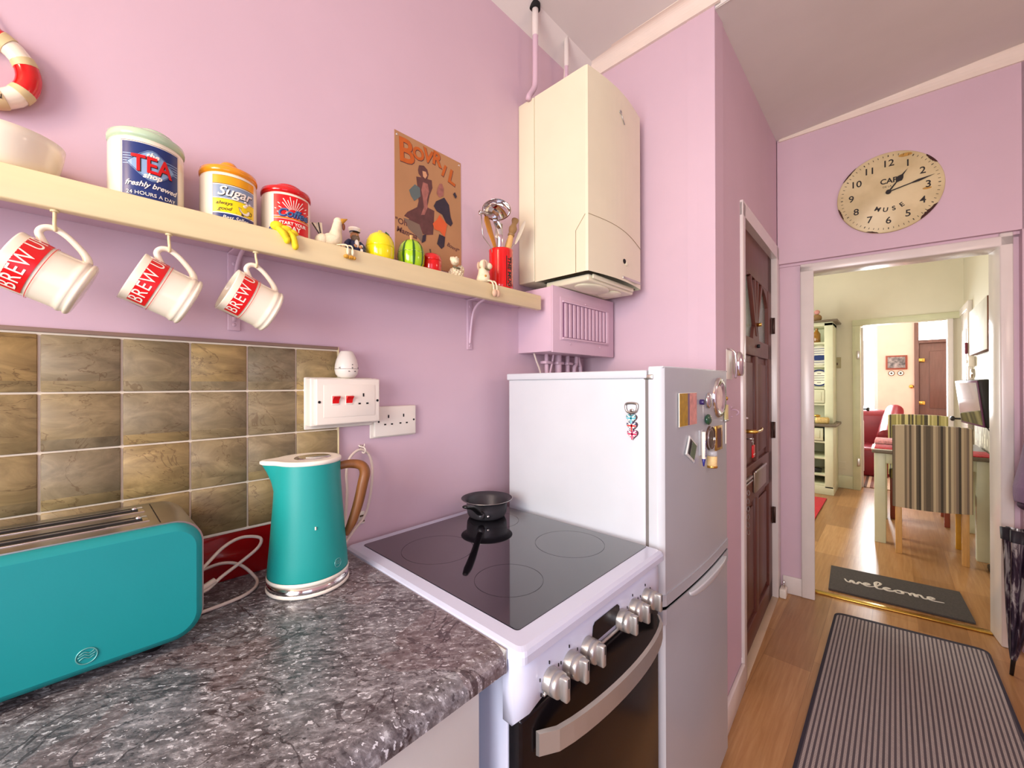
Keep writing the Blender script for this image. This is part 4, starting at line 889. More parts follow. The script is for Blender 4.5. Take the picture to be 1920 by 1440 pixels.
# poster
t = thing('poster', (.746, 0, 1.89), 'brown vintage advertising poster with orange lettering pinned above the pots', 'poster')
b = MB(); b.add([(.6235, -.0015, 2.073), (.8685, -.0015, 2.071), (.8705, -.0015, 1.700), (.6245, -.0015, 1.700), (.6235, -.0003, 2.073), (.8685, -.0003, 2.071), (.8705, -.0003, 1.700), (.6245, -.0003, 1.700)], [(0, 1, 2, 3), (4, 5, 6, 7), (0, 1, 5, 4), (1, 2, 6, 5), (2, 3, 7, 6), (3, 0, 4, 7)], POSTERM); b.build('sheet', t)
P = dict(
 skirt=([(0.704, 1.87), (0.733, 1.883), (0.762, 1.88), (0.757, 1.804), (0.733, 1.797), (0.719, 1.796), (0.707, 1.822), (0.67, 1.826), (0.674, 1.841)], PBROWN),
 shadow=([(0.652, 1.826), (0.685, 1.827), (0.709, 1.822), (0.719, 1.79), (0.717, 1.769), (0.695, 1.784), (0.669, 1.799)], PGREY),
 cape=([(0.696, 1.963), (0.713, 1.967), (0.752, 1.972), (0.755, 1.949), (0.744, 1.922), (0.737, 1.89), (0.705, 1.833), (0.672, 1.829), (0.654, 1.832), (0.665, 1.847), (0.699, 1.872), (0.704, 1.891), (0.701, 1.927)], PBROWN),
 fur=([(0.72, 1.955), (0.737, 1.955), (0.742, 1.933), (0.734, 1.906), (0.737, 1.884), (0.726, 1.857), (0.712, 1.852), (0.723, 1.879), (0.719, 1.908), (0.714, 1.929)], PFUR),
 teal=([(0.691, 1.938), (0.709, 1.933), (0.711, 1.908), (0.689, 1.887), (0.677, 1.899), (0.671, 1.914)], PTEAL),
 hair=([(0.706, 2.001), (0.723, 2.006), (0.736, 1.998), (0.740, 1.985), (0.735, 1.969), (0.714, 1.967), (0.704, 1.975), (0.702, 1.985)], PBROWN),
 face=([(0.718, 1.988), (0.73, 1.990), (0.735, 1.980), (0.728, 1.968), (0.72, 1.972)], PSKIN),
 coat=([(0.768, 1.912), (0.8, 1.934), (0.819, 1.916), (0.825, 1.88), (0.834, 1.861), (0.826, 1.849), (0.807, 1.856), (0.792, 1.877), (0.77, 1.882), (0.759, 1.894)], PNAVY),
 head=([(0.774, 1.955), (0.782, 1.972), (0.792, 1.975), (0.798, 1.960), (0.796, 1.938), (0.780, 1.928), (0.770, 1.938)], PFUR),
 trousers=([(0.781, 1.873), (0.811, 1.851), (0.801, 1.808), (0.782, 1.822), (0.762, 1.822), (0.755, 1.838), (0.771, 1.855)], PORNG2),
 boots=([(0.78, 1.812), (0.803, 1.809), (0.799, 1.777), (0.788, 1.767), (0.78, 1.773), (0.771, 1.779)], PNAVY),
 legs=([(0.719, 1.793), (0.731, 1.798), (0.728, 1.777), (0.714, 1.767)], PNAVY),
 fly=([(0.835, 1.957), (0.843, 1.966), (0.851, 1.954), (0.845, 1.945)], PNAVY))
b = MB(); y0 = .0016
for k in ('shadow', 'skirt', 'cape', 'fur', 'teal', 'hair', 'face', 'coat', 'head', 'trousers', 'boots', 'legs', 'fly'):
    pts, m = P[k]; y0 += .00012
    b.poly([(q[0], q[1]) for q in pts], .0001, m, T=bas((0, -y0, 0), (1, 0, 0), (0, 0, 1), (0, -1, 0)))
b.build('printed_figures', t)
b = MB()
for ch, x, z, sz, rot in (('B', .662, 2.022, .098, .05), ('O', .704, 2.033, .050, -.05), ('V', .739, 2.040, .056, -.1), ('R', .772, 2.044, .058, -.1), ('I', .799, 2.018, .052, -.35), ('L', .832, 2.008, .062, -.25)):
    b.text(ch, sz, PBROWN, T=W1(x + .001, z - .001, -.0018), rot=rot, off=.0030, ext=.0001); b.text(ch, sz, PORNG, T=W1(x, z, -.0022), rot=rot, off=.0020, ext=.0001)
b.text('"Oh', .024, PBROWN, T=W1(.645, 1.812, -.0018), off=.0004, ext=.0001); b.text('Mamma', .022, PBROWN, T=W1(.664, 1.785, -.0018), off=.0006, ext=.0001, shear=.1, rot=-.1); b.text('Bovril"', .018, PBROWN, T=W1(.835, 1.783, -.0018), rot=-.25, off=.0003, ext=.0001, shear=.2)
b.build('lettering', t)
for x, z in ((.631, 2.062), (.861, 2.061)):
    b = MB(); b.ell((x, -.002, z), (.0035, .0015, .0035), CHROME, u=12, v=8); b.build('pin', t)

# boiler
t = thing('boiler', (1.35, 0, 2.0), 'white wall-hung gas boiler above the fridge freezer', 'boiler')
b = MB(); b.box((1.155, -.078, 1.718), (1.545, -.001, 2.402), BOIL, .003); b.build('back_frame', t)
b = MB()
def boiler_ring(z):
    pts = [(1.155, -.082), (1.155, -.300), (1.158, -.309)]
    for i in range(1, 12): 
        u = i / 12; pts.append((1.158 + (1.538 - 1.158) * u, -.309 - .018 * math.sin(PI * u)))
    pts += [(1.538, -.309), (1.543, -.300), (1.543, -.082)]; return [(x, y, z) for x, y in pts]
r0 = boiler_ring(1.715); r1 = boiler_ring(2.400); n = len(r0)
b.add(r0 + r1, [(i, (i + 1) % n, n + (i + 1) % n, n + i) for i in range(n)] + [tuple(range(n, 2 * n))], BOIL); b.build('casing', t)
b = MB(); pl = [(1.1545, -.270, 1.717), (1.1545, -.270, 1.865), (1.1545, -.292, 1.903)]; b.tube([(1.1545, -.262, 1.716), (1.1545, -.262, 1.858), (1.1545, -.300, 1.905)], .0009, mat('panel_seam', (150, 130, 92), .6), n=6, smoothpath=False)
b.tube([(1.158 + .382 * u, -.3095 - .018 * math.sin(PI * u), 1.905 - .030 * u + .010 * math.sin(PI * u)) for u in [i / 12 for i in range(13)]], .0009, mat('panel_seam', (150, 130, 92), .6), n=6, smoothpath=False); b.build('flap_seam', t)
b = MB(); b.box((1.19, -.290, 1.692), (1.515, -.105, 1.717), BOIL, .006); b.ell((1.30, -.235, 1.690), (.09, .050, .012), BOIL); b.ell((1.42, -.235, 1.690), (.05, .045, .010), BOIL)
b.box((1.205, -.300, 1.700), (1.50, -.292, 1.716), BOIL, .003); b.build('base_tray', t)
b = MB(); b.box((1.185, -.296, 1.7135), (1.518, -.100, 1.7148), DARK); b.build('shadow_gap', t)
b = MB(); b.box((1.36, -.3295, 1.724), (1.50, -.322, 1.733), STEEL, .002); b.build('vent_slot', t)
b = MB(); T_ = bas((1.345, -.3275, 2.318), (1, 0, 0), (0, 0, 1), (0, -1, 0)); b.tube([(-.006, .003, .0), (.0, .010, .001), (.006, .006, .001), (.0, .0, .001), (-.006, .003, .001)], .0022, SATIN, n=8, T=T_); b.tube([(.004, .002, .001), (.030, -.028, .001)], .0018, SATIN, n=8, T=T_, smoothpath=False); b.build('badge', t)
b = MB(); b.ell((1.372, -.327, 1.788), (.010, .004, .009), DARK, u=16, v=10); b.ell((1.388, -.327, 1.784), (.012, .004, .010), BOIL, u=16, v=10); b.build('control_knob', t)
# flue pipes
for k, (pts, rr_, lab) in enumerate((([(1.145, -.060, 2.395), (1.150, -.060, 2.412), (1.172, -.060, 2.445), (1.183, -.061, 2.475), (1.184, -.062, 2.56), (1.184, -.062, 2.775)], .0105, 'lilac pipe rising from the boiler to the hole in the ceiling'),
                    ([(1.383, -.060, 2.402), (1.385, -.060, 2.50), (1.387, -.060, 2.775)], .0085, 'short lilac pipe behind the boiler top nearer the corner'))):
    b = MB(); b.tube(pts, rr_, LILACD, n=14); b.cyl((pts[-1][0], pts[-1][1], 2.655), (pts[-1][0], pts[-1][1], 2.775), rr_ * 1.15, WHITEP); one(b, 'ceiling_pipe', lab, 'pipe', 'pipes above the boiler')
b = MB(); b.tube([(1.372, -.050, 2.405), (1.378, -.055, 2.60), (1.392, -.058, 2.77)], .003, CABLE, n=8); one(b, 'boiler_wire', 'thin wire running up beside the short boiler pipe', 'cable')
# pipe cover box with vent
t = thing('pipe_cover', (1.36, -.08, 1.57), 'lilac painted box with vent grille under the boiler', 'cover')
b = MB(); b.box((1.152, -.160, 1.456), (1.575, 0, 1.687), LILACD, .001); b.build('box', t)
b = MB(); b.box((1.150, -.1665, 1.452), (1.577, -.1595, 1.690), LILACD, .0015)
b.box((1.193, -.169, 1.498), (1.537, -.1665, 1.655), LILACD, .001); b.build('front_panel', t)
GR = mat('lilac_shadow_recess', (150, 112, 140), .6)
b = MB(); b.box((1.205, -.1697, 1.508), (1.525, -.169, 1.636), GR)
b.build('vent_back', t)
b = MB()
for i in range(11):
    x = 1.215 + i * .0265; b.box((x, -.174, 1.510), (x + .016, -.1695, 1.634), LILACD, .001)
b.box((1.203, -.1755, 1.636), (1.527, -.169, 1.642), LILACD, .001); b.box((1.203, -.1755, 1.502), (1.527, -.169, 1.508), LILACD, .001); b.box((1.505, -.1755, 1.504), (1.527, -.169, 1.640), LILACD, .002); b.build('vent_slats', t)
for x, z in ((1.36, 1.648), (1.255, 1.487), (1.46, 1.487)):
    b = MB(); b.ell((x, -.1690, z), (.006, .0025, .003), LILACD, u=12, v=8); b.build('screw', t)
# pipes under the cover
pp = [((1.268, 1.268), .008, 'plain vertical pipe leftmost under the vent box'), ((1.345, 1.345), .014, 'thick pipe in the middle under the vent box'), ((1.410, 1.410), .009, 'slim vertical pipe right of the thick pipe under the vent box')]
for (xa, xb), r_, lab in pp:
    t = thing('gas_pipe', (xa, -.045, 1.3), lab, 'pipe', 'pipes under the vent box')
    b = MB(); b.cyl((xa, -.045, .05), (xb, -.045, 1.457), r_, LILACD, n=20); b.build('pipe', t)
    b = MB(); b.box((xa - .022, -.060, 1.418), (xa + .022, -.030, 1.430), LILACD, .003); b.build('clip', t)
b = MB(); b.tube([(1.185, -.05, 1.456), (1.198, -.05, 1.43), (1.230, -.05, 1.36), (1.24, -.05, 1.2)], .0035, CABLE, n=8); one(b, 'thin_cable', 'thin cream cable slanting down left of the pipes under the vent box', 'cable', 'pipes under the vent box')
b = MB(); b.tube([(1.300, -.055, 1.456), (1.290, -.055, 1.42), (1.275, -.055, 1.36), (1.27, -.055, 1.2)], .004, LILACD, n=8); one(b, 'thin_cable', 'thin lilac cable crossing in front of the leftmost pipe', 'cable', 'pipes under the vent box')
b = MB(); b.tube([(1.470, -.05, 1.456), (1.465, -.05, 1.425), (1.450, -.05, 1.39), (1.448, -.05, 1.2)], .009, LILACD, n=10); b.tube([(1.478, -.05, 1.456), (1.490, -.05, 1.425), (1.497, -.05, 1.39), (1.497, -.05, 1.2)], .009, LILACD, n=10); one(b, 'flexible_pipe', 'pair of curved lilac pipes rightmost under the vent box', 'pipe', 'pipes under the vent box')

# ================================================================== COOKER
t = thing('cooker', (.735, -.32, 0), 'white freestanding electric cooker with black ceramic hob', 'cooker')
b = MB(); b.box((.474, -.590, .02), (.992, -.030, .902), CWHITE, .003); b.build('body', t)
b = MB()   # top surround, raised rim with bevel
def ring_rect(x0, x1, y0, y1, z, r=.012, k=4):
    pts = []
    for cx, cy, a in ((x1 - r, y1 - r, 0), (x0 + r, y1 - r, 90), (x0 + r, y0 + r, 180), (x1 - r, y0 + r, 270)):
        for i in range(k + 1): q = R(a + 90 * i / k); pts.append((cx + r * math.cos(q), cy + r * math.sin(q), z))
    return pts
rs = [ring_rect(.464, .996, -.632, -.020, .903), ring_rect(.464, .996, -.632, -.020, .915), ring_rect(.4665, .9935, -.629, -.022, .9215), ring_rect(.473, .989, -.621, -.026, .9250), ring_rect(.4995, .986, -.590, -.052, .9262, .008)]
n = len(rs[0]); vs = sum(rs, []); b.add(vs, [(j * n + i, j * n + (i + 1) % n, (j + 1) * n + (i + 1) % n, (j + 1) * n + i) for j in range(4) for i in range(n)] + [tuple(range(n))], CWHITE, False); b.build('hob_surround', t)
b = MB(); b.poly([(p[0], p[1]) for p in ring_rect(.5005, .9855, -.5895, -.0525, 0, .008)], .0016, BLACKG, z0=.9256); b.build('hob_glass', t)
HR = mat('hob_ring_print', (40, 36, 40), .2)
for x, y, r_ in ((.615, -.215, .088), (.862, -.165, .072), (.620, -.455, .072), (.868, -.435, .088)):
    b = MB(); b.lathe([(r_, 0), (r_ + .0008, 0)], HR, (x, y, .9276), n=64); b.build('cooking_zone', t)
b = MB()   # control panel: curved section in y,z swept along x with an arched bottom edge
K = 24; rows = []
for i in range(K + 1):
    u = i / K; x = .466 + (.992 - .466) * u; zb = .800 + .026 * min(1, max(0, (min(u, 1 - u)) / .16)) ** .7
    e = min(u, 1 - u) * (.992 - .466); ry = -.012 * max(0, 1 - e / .018) ** 2
    rows.append([(x, -.588, .9015), (x, -.612 - ry, .9010), (x, -.6215 - ry, .896), (x, -.6255 - ry, .884), (x, -.6265 - ry, .855), (x, -.6255 - ry, zb + .006), (x, -.620 - ry, zb), (x, -.588, zb)])
m = 8; b.add(sum(rows, []), [(i * m + j, i * m + j + 1, (i + 1) * m + j + 1, (i + 1) * m + j) for i in range(K) for j in range(m - 1)] + [tuple(range(m)), tuple(K * m + j for j in range(m))], CWHITE, True); b.build('control_panel', t)
b = MB(); b.poly([(.668, .842), (.673, .874), (.680, .880), (.766, .880), (.773, .874), (.776, .842)], .0015, OVENG, T=bas((0, -.6262, 0), (1, 0, 0), (0, 0, 1), (0, -1, 0))); b.build('display', t)
b = MB(); b.tube([(.52, -.628, .829), (.60, -.6285, .830), (.75, -.6285, .830), (.95, -.628, .829)], .003, SATIN, n=8); b.build('trim_bar', t)
for x in (.538, .595, .650, .778, .834, .896):
    k_ = bpy.data.objects.new('control_knob', None); COL.objects.link(k_); k_.parent = t; k_.location = (x - t.location.x, -.627 - t.location.y, .845); k_.empty_display_size = .02
    b = MB(); F = bas((x, -.6265, .845), (1, 0, 0), (0, 0, 1), (0, -1, 0))
    b.lathe([(.0205, 0), (.0205, .012), (.0195, .0135), (.0195, .0145), (.0205, .0155), (.0198, .024), (.0170, .026), (0, .026)], SATIN, n=40, T=F)
    b.box((-.0058, -.0195, .024), (.0058, .0195, .0395), SATIN, .003, T=F @ Matrix.Rotation(0, 4, 'Z'))
    o = b.build('dial', t)
    bpy.data.objects.remove(k_)
    b = MB(); b.box((-.0012, .004, .0394), (.0012, .0185, .0400), DARK, T=F); b.build('pointer', o)
b = MB()
for x in (.538, .595, .834, .896):
    for dx, dz in ((0, .0285), (-.025, .012), (.025, .012), (-.022, -.014)): b.box((x + dx - .0008, -.6277, .845 + dz - .003), (x + dx + .0008, -.6250, .845 + dz + .002), BKPRINT)
b.build('panel_marks', t)
b = MB(); b.box((.476, -.618, .33), (.990, -.588, .806), OVENG, .006, 3); b.build('oven_door', t)
b = MB(); b.box((.478, -.614, .06), (.988, -.588, .322), OVENG, .006, 3); b.build('lower_door', t)
MB.flat_k = .22
b = MB(); K = 16; vs = []
for i in range(K + 1):
    u = i / K; x = .508 + .462 * u; y = -.622 - .048 * math.sin(PI * min(1, max(0, u))) ** .55; z = .757 + .010 * math.sin(PI * u)
    vs += [(x, y, z - .022), (x, y, z + .018), (x, y - .007, z + .016), (x, y - .007, z - .020)]
b.add(vs, [(4 * i + j, 4 * i + (j + 1) % 4, 4 * i + 4 + (j + 1) % 4, 4 * i + 4 + j) for i in range(K) for j in range(4)] + [(0, 1, 2, 3), (4 * K, 4 * K + 1, 4 * K + 2, 4 * K + 3)], SATIN); b.build('oven_handle', t)
# saucepan
PX, PY, PZ = .873, -.119, .9276
t = thing('saucepan', (PX, PY, PZ), 'small dark grey non-stick saucepan standing on the hob', 'saucepan')
b = MB(); b.lathe([(0, 0), (.048, 0), (.056, .004), (.061, .014), (.0625, .030), (.0628, .044), (.066, .050), (.0765, .0545), (.0795, .0560)], PANM, (PX, PY, PZ), n=64)
b.lathe([(.0795, .0560), (.0800, .0566), (.0790, .0572)], STEEL, (PX, PY, PZ), n=64); b.lathe([(.0790, .0572), (.070, .0545), (.0610, .047), (.0605, .014), (.052, .004), (0, .0025)], PANM, (PX, PY, PZ), n=64); b.build('body', t)
ha = Vector((.690 - PX, -.228 - PY, 0)).normalized()
b = MB(); MB.flat_k = .55
pts = [Vector((PX, PY, PZ)) + ha * d + Vector((0, 0, z)) for d, z in ((.060, .022), (.082, .032), (.115, .052), (.150, .070), (.185, .082), (.208, .088))]
b.tube(pts, [.0085, .009, .0095, .0110, .0115, .0075], BLACK, n=14, flat=(0, 0, 1)); b.build('handle', t)
b = MB(); F, L = frame_z(Vector((PX, PY, PZ + .020)) + ha * .058, Vector((PX, PY, PZ + .023)) + ha * .075); b.lathe([(0, 0), (.012, 0), (.011, L), (0, L)], PANM, n=20, T=F); b.build('handle_ferrule', t)
b = MB(); b.ell(Vector((PX, PY, PZ + .022)) + Vector((ha.x * .8 + .25, ha.y, 0)).normalized() * .067 + Vector((0, 0, -.003)), .0045, CHROME, u=12, v=8); b.build('screw', t)

# ================================================================== FRIDGE FREEZER
t = thing('fridge_freezer', (1.3, -.32, 0), 'tall white fridge freezer covered in magnets', 'fridge')
b = MB(); b.box((1.020, -.570, .02), (1.570, -.075, 1.352), FWHITE, .003); b.build('cabinet', t)
b = MB(); b.box((1.016, -.575, 1.352), (1.574, -.068, 1.374), FWHITE, .004, 3); b.build('worktop_lid', t)
def door_prof(off=0):
    pts = [(1.022 + off, -.578), (1.020 + off, -.600), (1.0235 + off, -.6105), (1.034 + off, -.6165)]
    for i in range(1, 14): u = i / 14; pts.append((1.034 + (1.561 - 1.034) * u, -.6165 - .008 * math.sin(PI * u)))
    pts += [(1.561 - off, -.6165), (1.572 - off, -.6105), (1.575 - off, -.600), (1.573 - off, -.578)]
    return pts
def door(z0, z1, name, zf=None):
    b = MB(); P_ = door_prof(); n = len(P_)
    for lo, hi, m_, cap in ((z0, z1, None, True),):
        for idx in range(n - 1):
            pass
        vs = [(x, y, z0 + (zf(x) if zf else 0)) for x, y in P_] + [(x, y, z1) for x, y in P_]
        side = [(i, i + 1, n + i + 1, n + i) for i in range(3)] + [(i, i + 1, n + i + 1, n + i) for i in range(n - 4, n - 1)]
        frnt = [(i, i + 1, n + i + 1, n + i) for i in range(3, n - 4)]
        b.add(vs, side, FWHITE, True); b.add(vs, frnt + [tuple(range(n)), tuple(range(n, 2 * n)), (0, n - 1, 2 * n - 1, n)], FDOOR)
    o = b.build(name, t); return o
u_door = door(.768, 1.380, 'fridge_door')
b = MB(); b.box((1.024, -.6165, 1.3785), (1.571, -.577, 1.3835), FWHITE, .002); b.build('door_cap', u_door)
b = MB(); P2 = door_prof(-.0015)
def band(z0, z1, out, m):
    P_ = [(x, y) for x, y in door_prof()]; n = len(P_); vs = []
    for x, y in P_:
        d = -out if -.617 > y or True else 0
        vs.append((x, y - out if y < -.60 else y, z0))
    vs += [(v[0], v[1], z1) for v in vs]
    b = MB(); b.add(vs, [(i, (i + 1) % n, n + (i + 1) % n, n + i) for i in range(n)] + [tuple(range(n)), tuple(range(n, 2 * n))], m); return b
band(.766, .795, .003, FDOOR).build('lower_trim', u_door)
l_door = door(.06, .757, 'freezer_door')
band(.718, .757, .003, FDOOR).build('top_trim', l_door)
b = MB(); b.mark(); b.ell((0, 0, 0), (.17, .012, .036), FWHITE); b.map(lambda p: (1.34 + p.x, -.6275 + p.y, .753 + min(p.z, 0))); b.build('grip', l_door)
b = MB(); b.box((1.022, -.578, .03), (1.572, -.569, 1.37), mat('grey_door_seal', (120, 116, 112), .7)); b.build('door_seal', t)
b = MB(); b.box((1.019, -.592, 1.349), (1.05, -.566, 1.362), STEEL, .002); b.build('hinge', t)

# ---- magnets (on the door front, y about -.625)
def FD(x, z): 
    u = min(1, max(0, (x - 1.034) / (1.561 - 1.034))); y = -.6165 - .008 * math.sin(PI * u); return W1(x, z, y - .0002)
t = thing('bottle_opener', (1.02, -.535, 1.22), 'bottle opener magnet of three flag hearts on the fridge side', 'magnet')
OT = bas((1.0195, -.5335, 1.2195), (0, -1, 0), (0, 0, 1), (-1, 0, 0))
b = MB(); b.tube([(-.014, .045, .003), (-.0175, .060, .003), (-.010, .066, .003), (.010, .066, .003), (.0165, .061, .003), (.013, .045, .003), (.0, .040, .003)], .0033, STEEL, n=10, closed=True, T=OT); b.ell((.0, .047, .003), (.006, .004, .002), STEEL, T=OT); b.build('opener_head', t)
def heart(cx, cy, s, n=28):
    pts = []
    for i in range(n):
        a = 2 * PI * i / n; pts.append((cx + s * 1.0 * math.sin(a) ** 3, cy + s * (.8125 * math.cos(a) - .3125 * math.cos(2 * a) - .125 * math.cos(3 * a) - .0625 * math.cos(4 * a))))
    return pts
def inside(p, P_):
    c = False; j = len(P_) - 1
    for i in range(len(P_)):
        if (P_[i][1] > p[1]) != (P_[j][1] > p[1]) and p[0] < (P_[j][0] - P_[i][0]) * (p[1] - P_[i][1]) / (P_[j][1] - P_[i][1]) + P_[i][0]: c = not c
        j = i
    return c
def clip_line(a, d, H, w, z, b, m):
    ts = [i * .0003 for i in range(-80, 81)]; ins = [q for q in ts if inside((a[0] + d[0] * q, a[1] + d[1] * q), H)]
    if not ins: return
    t0, t1 = min(ins), max(ins); nx, ny = -d[1], d[0]
    b.add([(a[0] + d[0] * t0 - nx * w, a[1] + d[1] * t0 - ny * w, z), (a[0] + d[0] * t1 - nx * w, a[1] + d[1] * t1 - ny * w, z), (a[0] + d[0] * t1 + nx * w, a[1] + d[1] * t1 + ny * w, z), (a[0] + d[0] * t0 + nx * w, a[1] + d[1] * t0 + ny * w, z)], [(0, 1, 2, 3)], m, T=OT)
for k, (cy, c1, c2, sx) in enumerate(((.026, (70, 150, 160), (80, 190, 210), -.001), (.006, (50, 50, 100), (205, 20, 40), .0005), (-.016, (160, 70, 120), (205, 20, 90), .002))):
    m1 = mat('flag_field_%d' % k, c1, .3); m2 = mat('flag_cross_%d' % k, c2, .3)
    b = MB(); H = heart(sx, cy, .0145); b.poly(heart(sx + .0015, cy - .0005, .0150), .004, PBROWN, T=OT); b.poly(H, .001, m1, T=OT, z0=.004)
    H2 = heart(sx, cy, .0140); c0 = (sx, cy)
    for d in ((.78, .62), (.78, -.62)): clip_line(c0, d, H2, .0016, .0052, b, WPRINT); 
    clip_line(c0, (0, 1), H2, .0030, .0054, b, WPRINT); clip_line(c0, (1, 0), H2, .0030, .0054, b, WPRINT); clip_line(c0, (0, 1), H2, .0018, .0058, b, m2); clip_line(c0, (1, 0), H2, .0018, .0058, b, m2)
    b.build('flag_heart', t)
T_ = FD(1.175, 1.266)
t = thing('picture_magnet', (1.078, -.625, 1.278), 'square mustard and pink picture magnet on the fridge door', 'magnet')
b = MB(); b.box((-.066, -.046, 0), (.066, .046, .0025), WPRINT, .0005, T=T_); b.build('card', t)
b = MB(); b.box((-.065, -.045, .0025), (-.006, .045, .0030), OLIVE, T=T_); b.box((.008, -.045, .0025), (.065, .045, .0030), PINKM, T=T_); b.box((-.0058, -.045, .0025), (.0078, .045, .0030), PURPLE, T=T_); b.build('print', t)
t = thing('pin_magnet', (1.132, -.625, 1.262), 'dark blue round pin magnet beside the picture magnet', 'magnet'); T_ = FD(1.272, 1.283)
b = MB(); b.cyl((0, 0, 0), (0, 0, .012), .008, mat('indigo_plastic', (50, 30, 90), .3), T=T_); b.build('head', t)
b = MB(); b.tube([(0, -.006, .008), (.001, -.03, .008), (.003, -.052, .008)], .0008, STEEL, n=6, T=T_); b.build('string', t)
b = MB(); T_ = FD(1.336, 1.286); b.ell((0, 0, .004), (.021, .025, .007), CHROME, T=T_); one(b, 'oval_magnet', 'small silver oval magnet beside the blue pin', 'magnet')
b = MB(); T_ = FD(1.325, 1.228); b.ell((0, 0, .006), (.020, .017, .009), PEBBLE, T=T_); one(b, 'pebble_magnet', 'dark green glossy pebble magnet above the pen', 'magnet')
t = thing('plate_magnet', (1.36, -.625, 1.28), 'large oval silver and pink plate magnet near the fridge door edge', 'magnet'); T_ = FD(1.446, 1.292)
b = MB(); b.mark(); b.lathe([(0, .004), (.66, .005), (.74, .009), (.92, .012), (1.0, .008), (1.0, 0)], CHROME, n=48); b.map(lambda p: T_ @ Vector((p.x * .056, p.y * .066, p.z))); b.build('rim', t)
b = MB(); b.mark(); b.lathe([(0, .0062), (.60, .0058)], mat('pink_white_enamel', (240, 214, 206), .2, var=.15, scale=40), n=40); b.map(lambda p: T_ @ Vector((p.x * .056, p.y * .066, p.z))); b.build('centre', t)
t = thing('pen', (1.168, -.63, 1.16), 'blue and white ballpoint pen clipped upright on the fridge door', 'pen'); T_ = FD(1.270, 1.155)
b = MB(); b.cyl((0, -.040, .010), (0, .040, .010), .0055, WPRINT, T=T_, n=16); b.build('barrel', t)
b = MB(); b.cyl((-.0005, -.062, .010), (0, -.040, .010), .002, ULTRAMARINE, r1=.0055, T=T_, n=16); b.build('tip', t)
b = MB(); b.text('FRANCE', .013, ULTRAMARINE, T=T_, rot=-PI / 2, x=0, y=-.010, z=.0158); b.build('lettering', t)
b = MB(); b.box((-.016, -.03, 0), (.010, .045, .0045), FILM, .001, T=T_); one(b, 'pen_holder', 'clear plastic pen holder magnet behind the blue pen', 'holder')
t = thing('medallion_magnet', (1.235, -.625, 1.18), 'oval bronze medallion magnet with raised lettering', 'magnet'); T_ = FD(1.354, 1.168)
b = MB(); b.mark(); b.lathe([(0, .006), (.5, .0065), (.9, .006), (1, 0)], mat('bronze_relief', (110, 90, 80), .3, metal=.8, var=.3, scale=120), n=40); b.map(lambda p: T_ @ Vector((p.x * .036, p.y * .038, p.z))); b.build('disc', t)
b = MB(); b.mark(); b.tube([(math.cos(R(a)), math.sin(R(a)), .0065) for a in range(0, 360, 15)], .0022, CHROME, n=8, closed=True, k=2); b.map(lambda p: T_ @ Vector((p.x * .033, p.y * .035, p.z))); b.build('beaded_rim', t)
t = thing('frame_magnet', (1.30, -.625, 1.185), 'small gold framed rectangular magnet right of the bronze medallion', 'magnet'); T_ = FD(1.445, 1.160)
b = MB(); b.box((-.034, -.040, 0), (.034, .040, .005), BRASS, .001, T=T_); b.build('frame', t)
b = MB(); b.box((-.018, -.031, .005), (.018, .031, .0056), PBROWN, T=T_); b.build('picture', t)
t = thing('jar_magnet', (1.225, -.63, 1.125), 'tiny glass jar magnet filled with sand below the medallion', 'magnet'); T_ = FD(1.342, 1.103) @ Matrix.Scale(1.12, 4)
b = MB(); b.cyl((0, -.016, .010), (0, .010, .010), .013, mat('pale_sand', (232, 200, 140), .6, var=.1, scale=300), T=T_); b.build('sand', t)
b = MB(); b.cyl((0, .010, .010), (0, .024, .010), .013, FILM, T=T_); b.build('neck', t)
b = MB(); b.cyl((0, -.022, .010), (0, -.016, .010), .014, BRASS, T=T_); b.build('base_rim', t)
t = thing('photo_magnet', (1.12, -.625, 1.17), 'tilted black and white diamond photo magnet left of the pen', 'magnet'); T_ = FD(1.194, 1.151) @ Matrix.Rotation(R(-28), 4, 'Z') @ Matrix.Scale(1.45, 4)
b = MB(); b.box((-.024, -.020, 0), (.024, .020, .004), FILM, .001, T=T_); b.box((-.022, -.018, .001), (.022, .018, .0034), WPRINT, T=T_); b.build('frame', t)
b = MB(); b.box((-.019, -.015, .0034), (-.008, .015, .0042), BKPRINT, T=T_); b.box((-.006, -.015, .0034), (.019, .015, .0042), PEBBLE, T=T_); b.build('picture', t)
t = thing('note_pad_magnet', (1.56, -.63, 1.2), 'narrow yellow and white magnet strip at the far edge of the fridge door', 'magnet'); T_ = W1(1.535, 1.235, -.6200)
b = MB(); b.box((-.014, -.022, 0), (.014, .030, .006), mat('yellow_white_card', (232, 220, 150), .5), .001, T=T_); b.build('card', t)
b = MB(); b.box((-.018, -.028, 0), (.018, -.021, .008), STEEL, .001, T=T_); b.build('clip', t)
b = MB(); b.ell((0, .052, .004), (.007, .007, .005), BRASS, T=T_); b.build('bead', t)
b = MB(); b.box((-.006, -.105, 0), (.006, -.030, .003), WPRINT, .001, T=T_); b.build('stick', t)

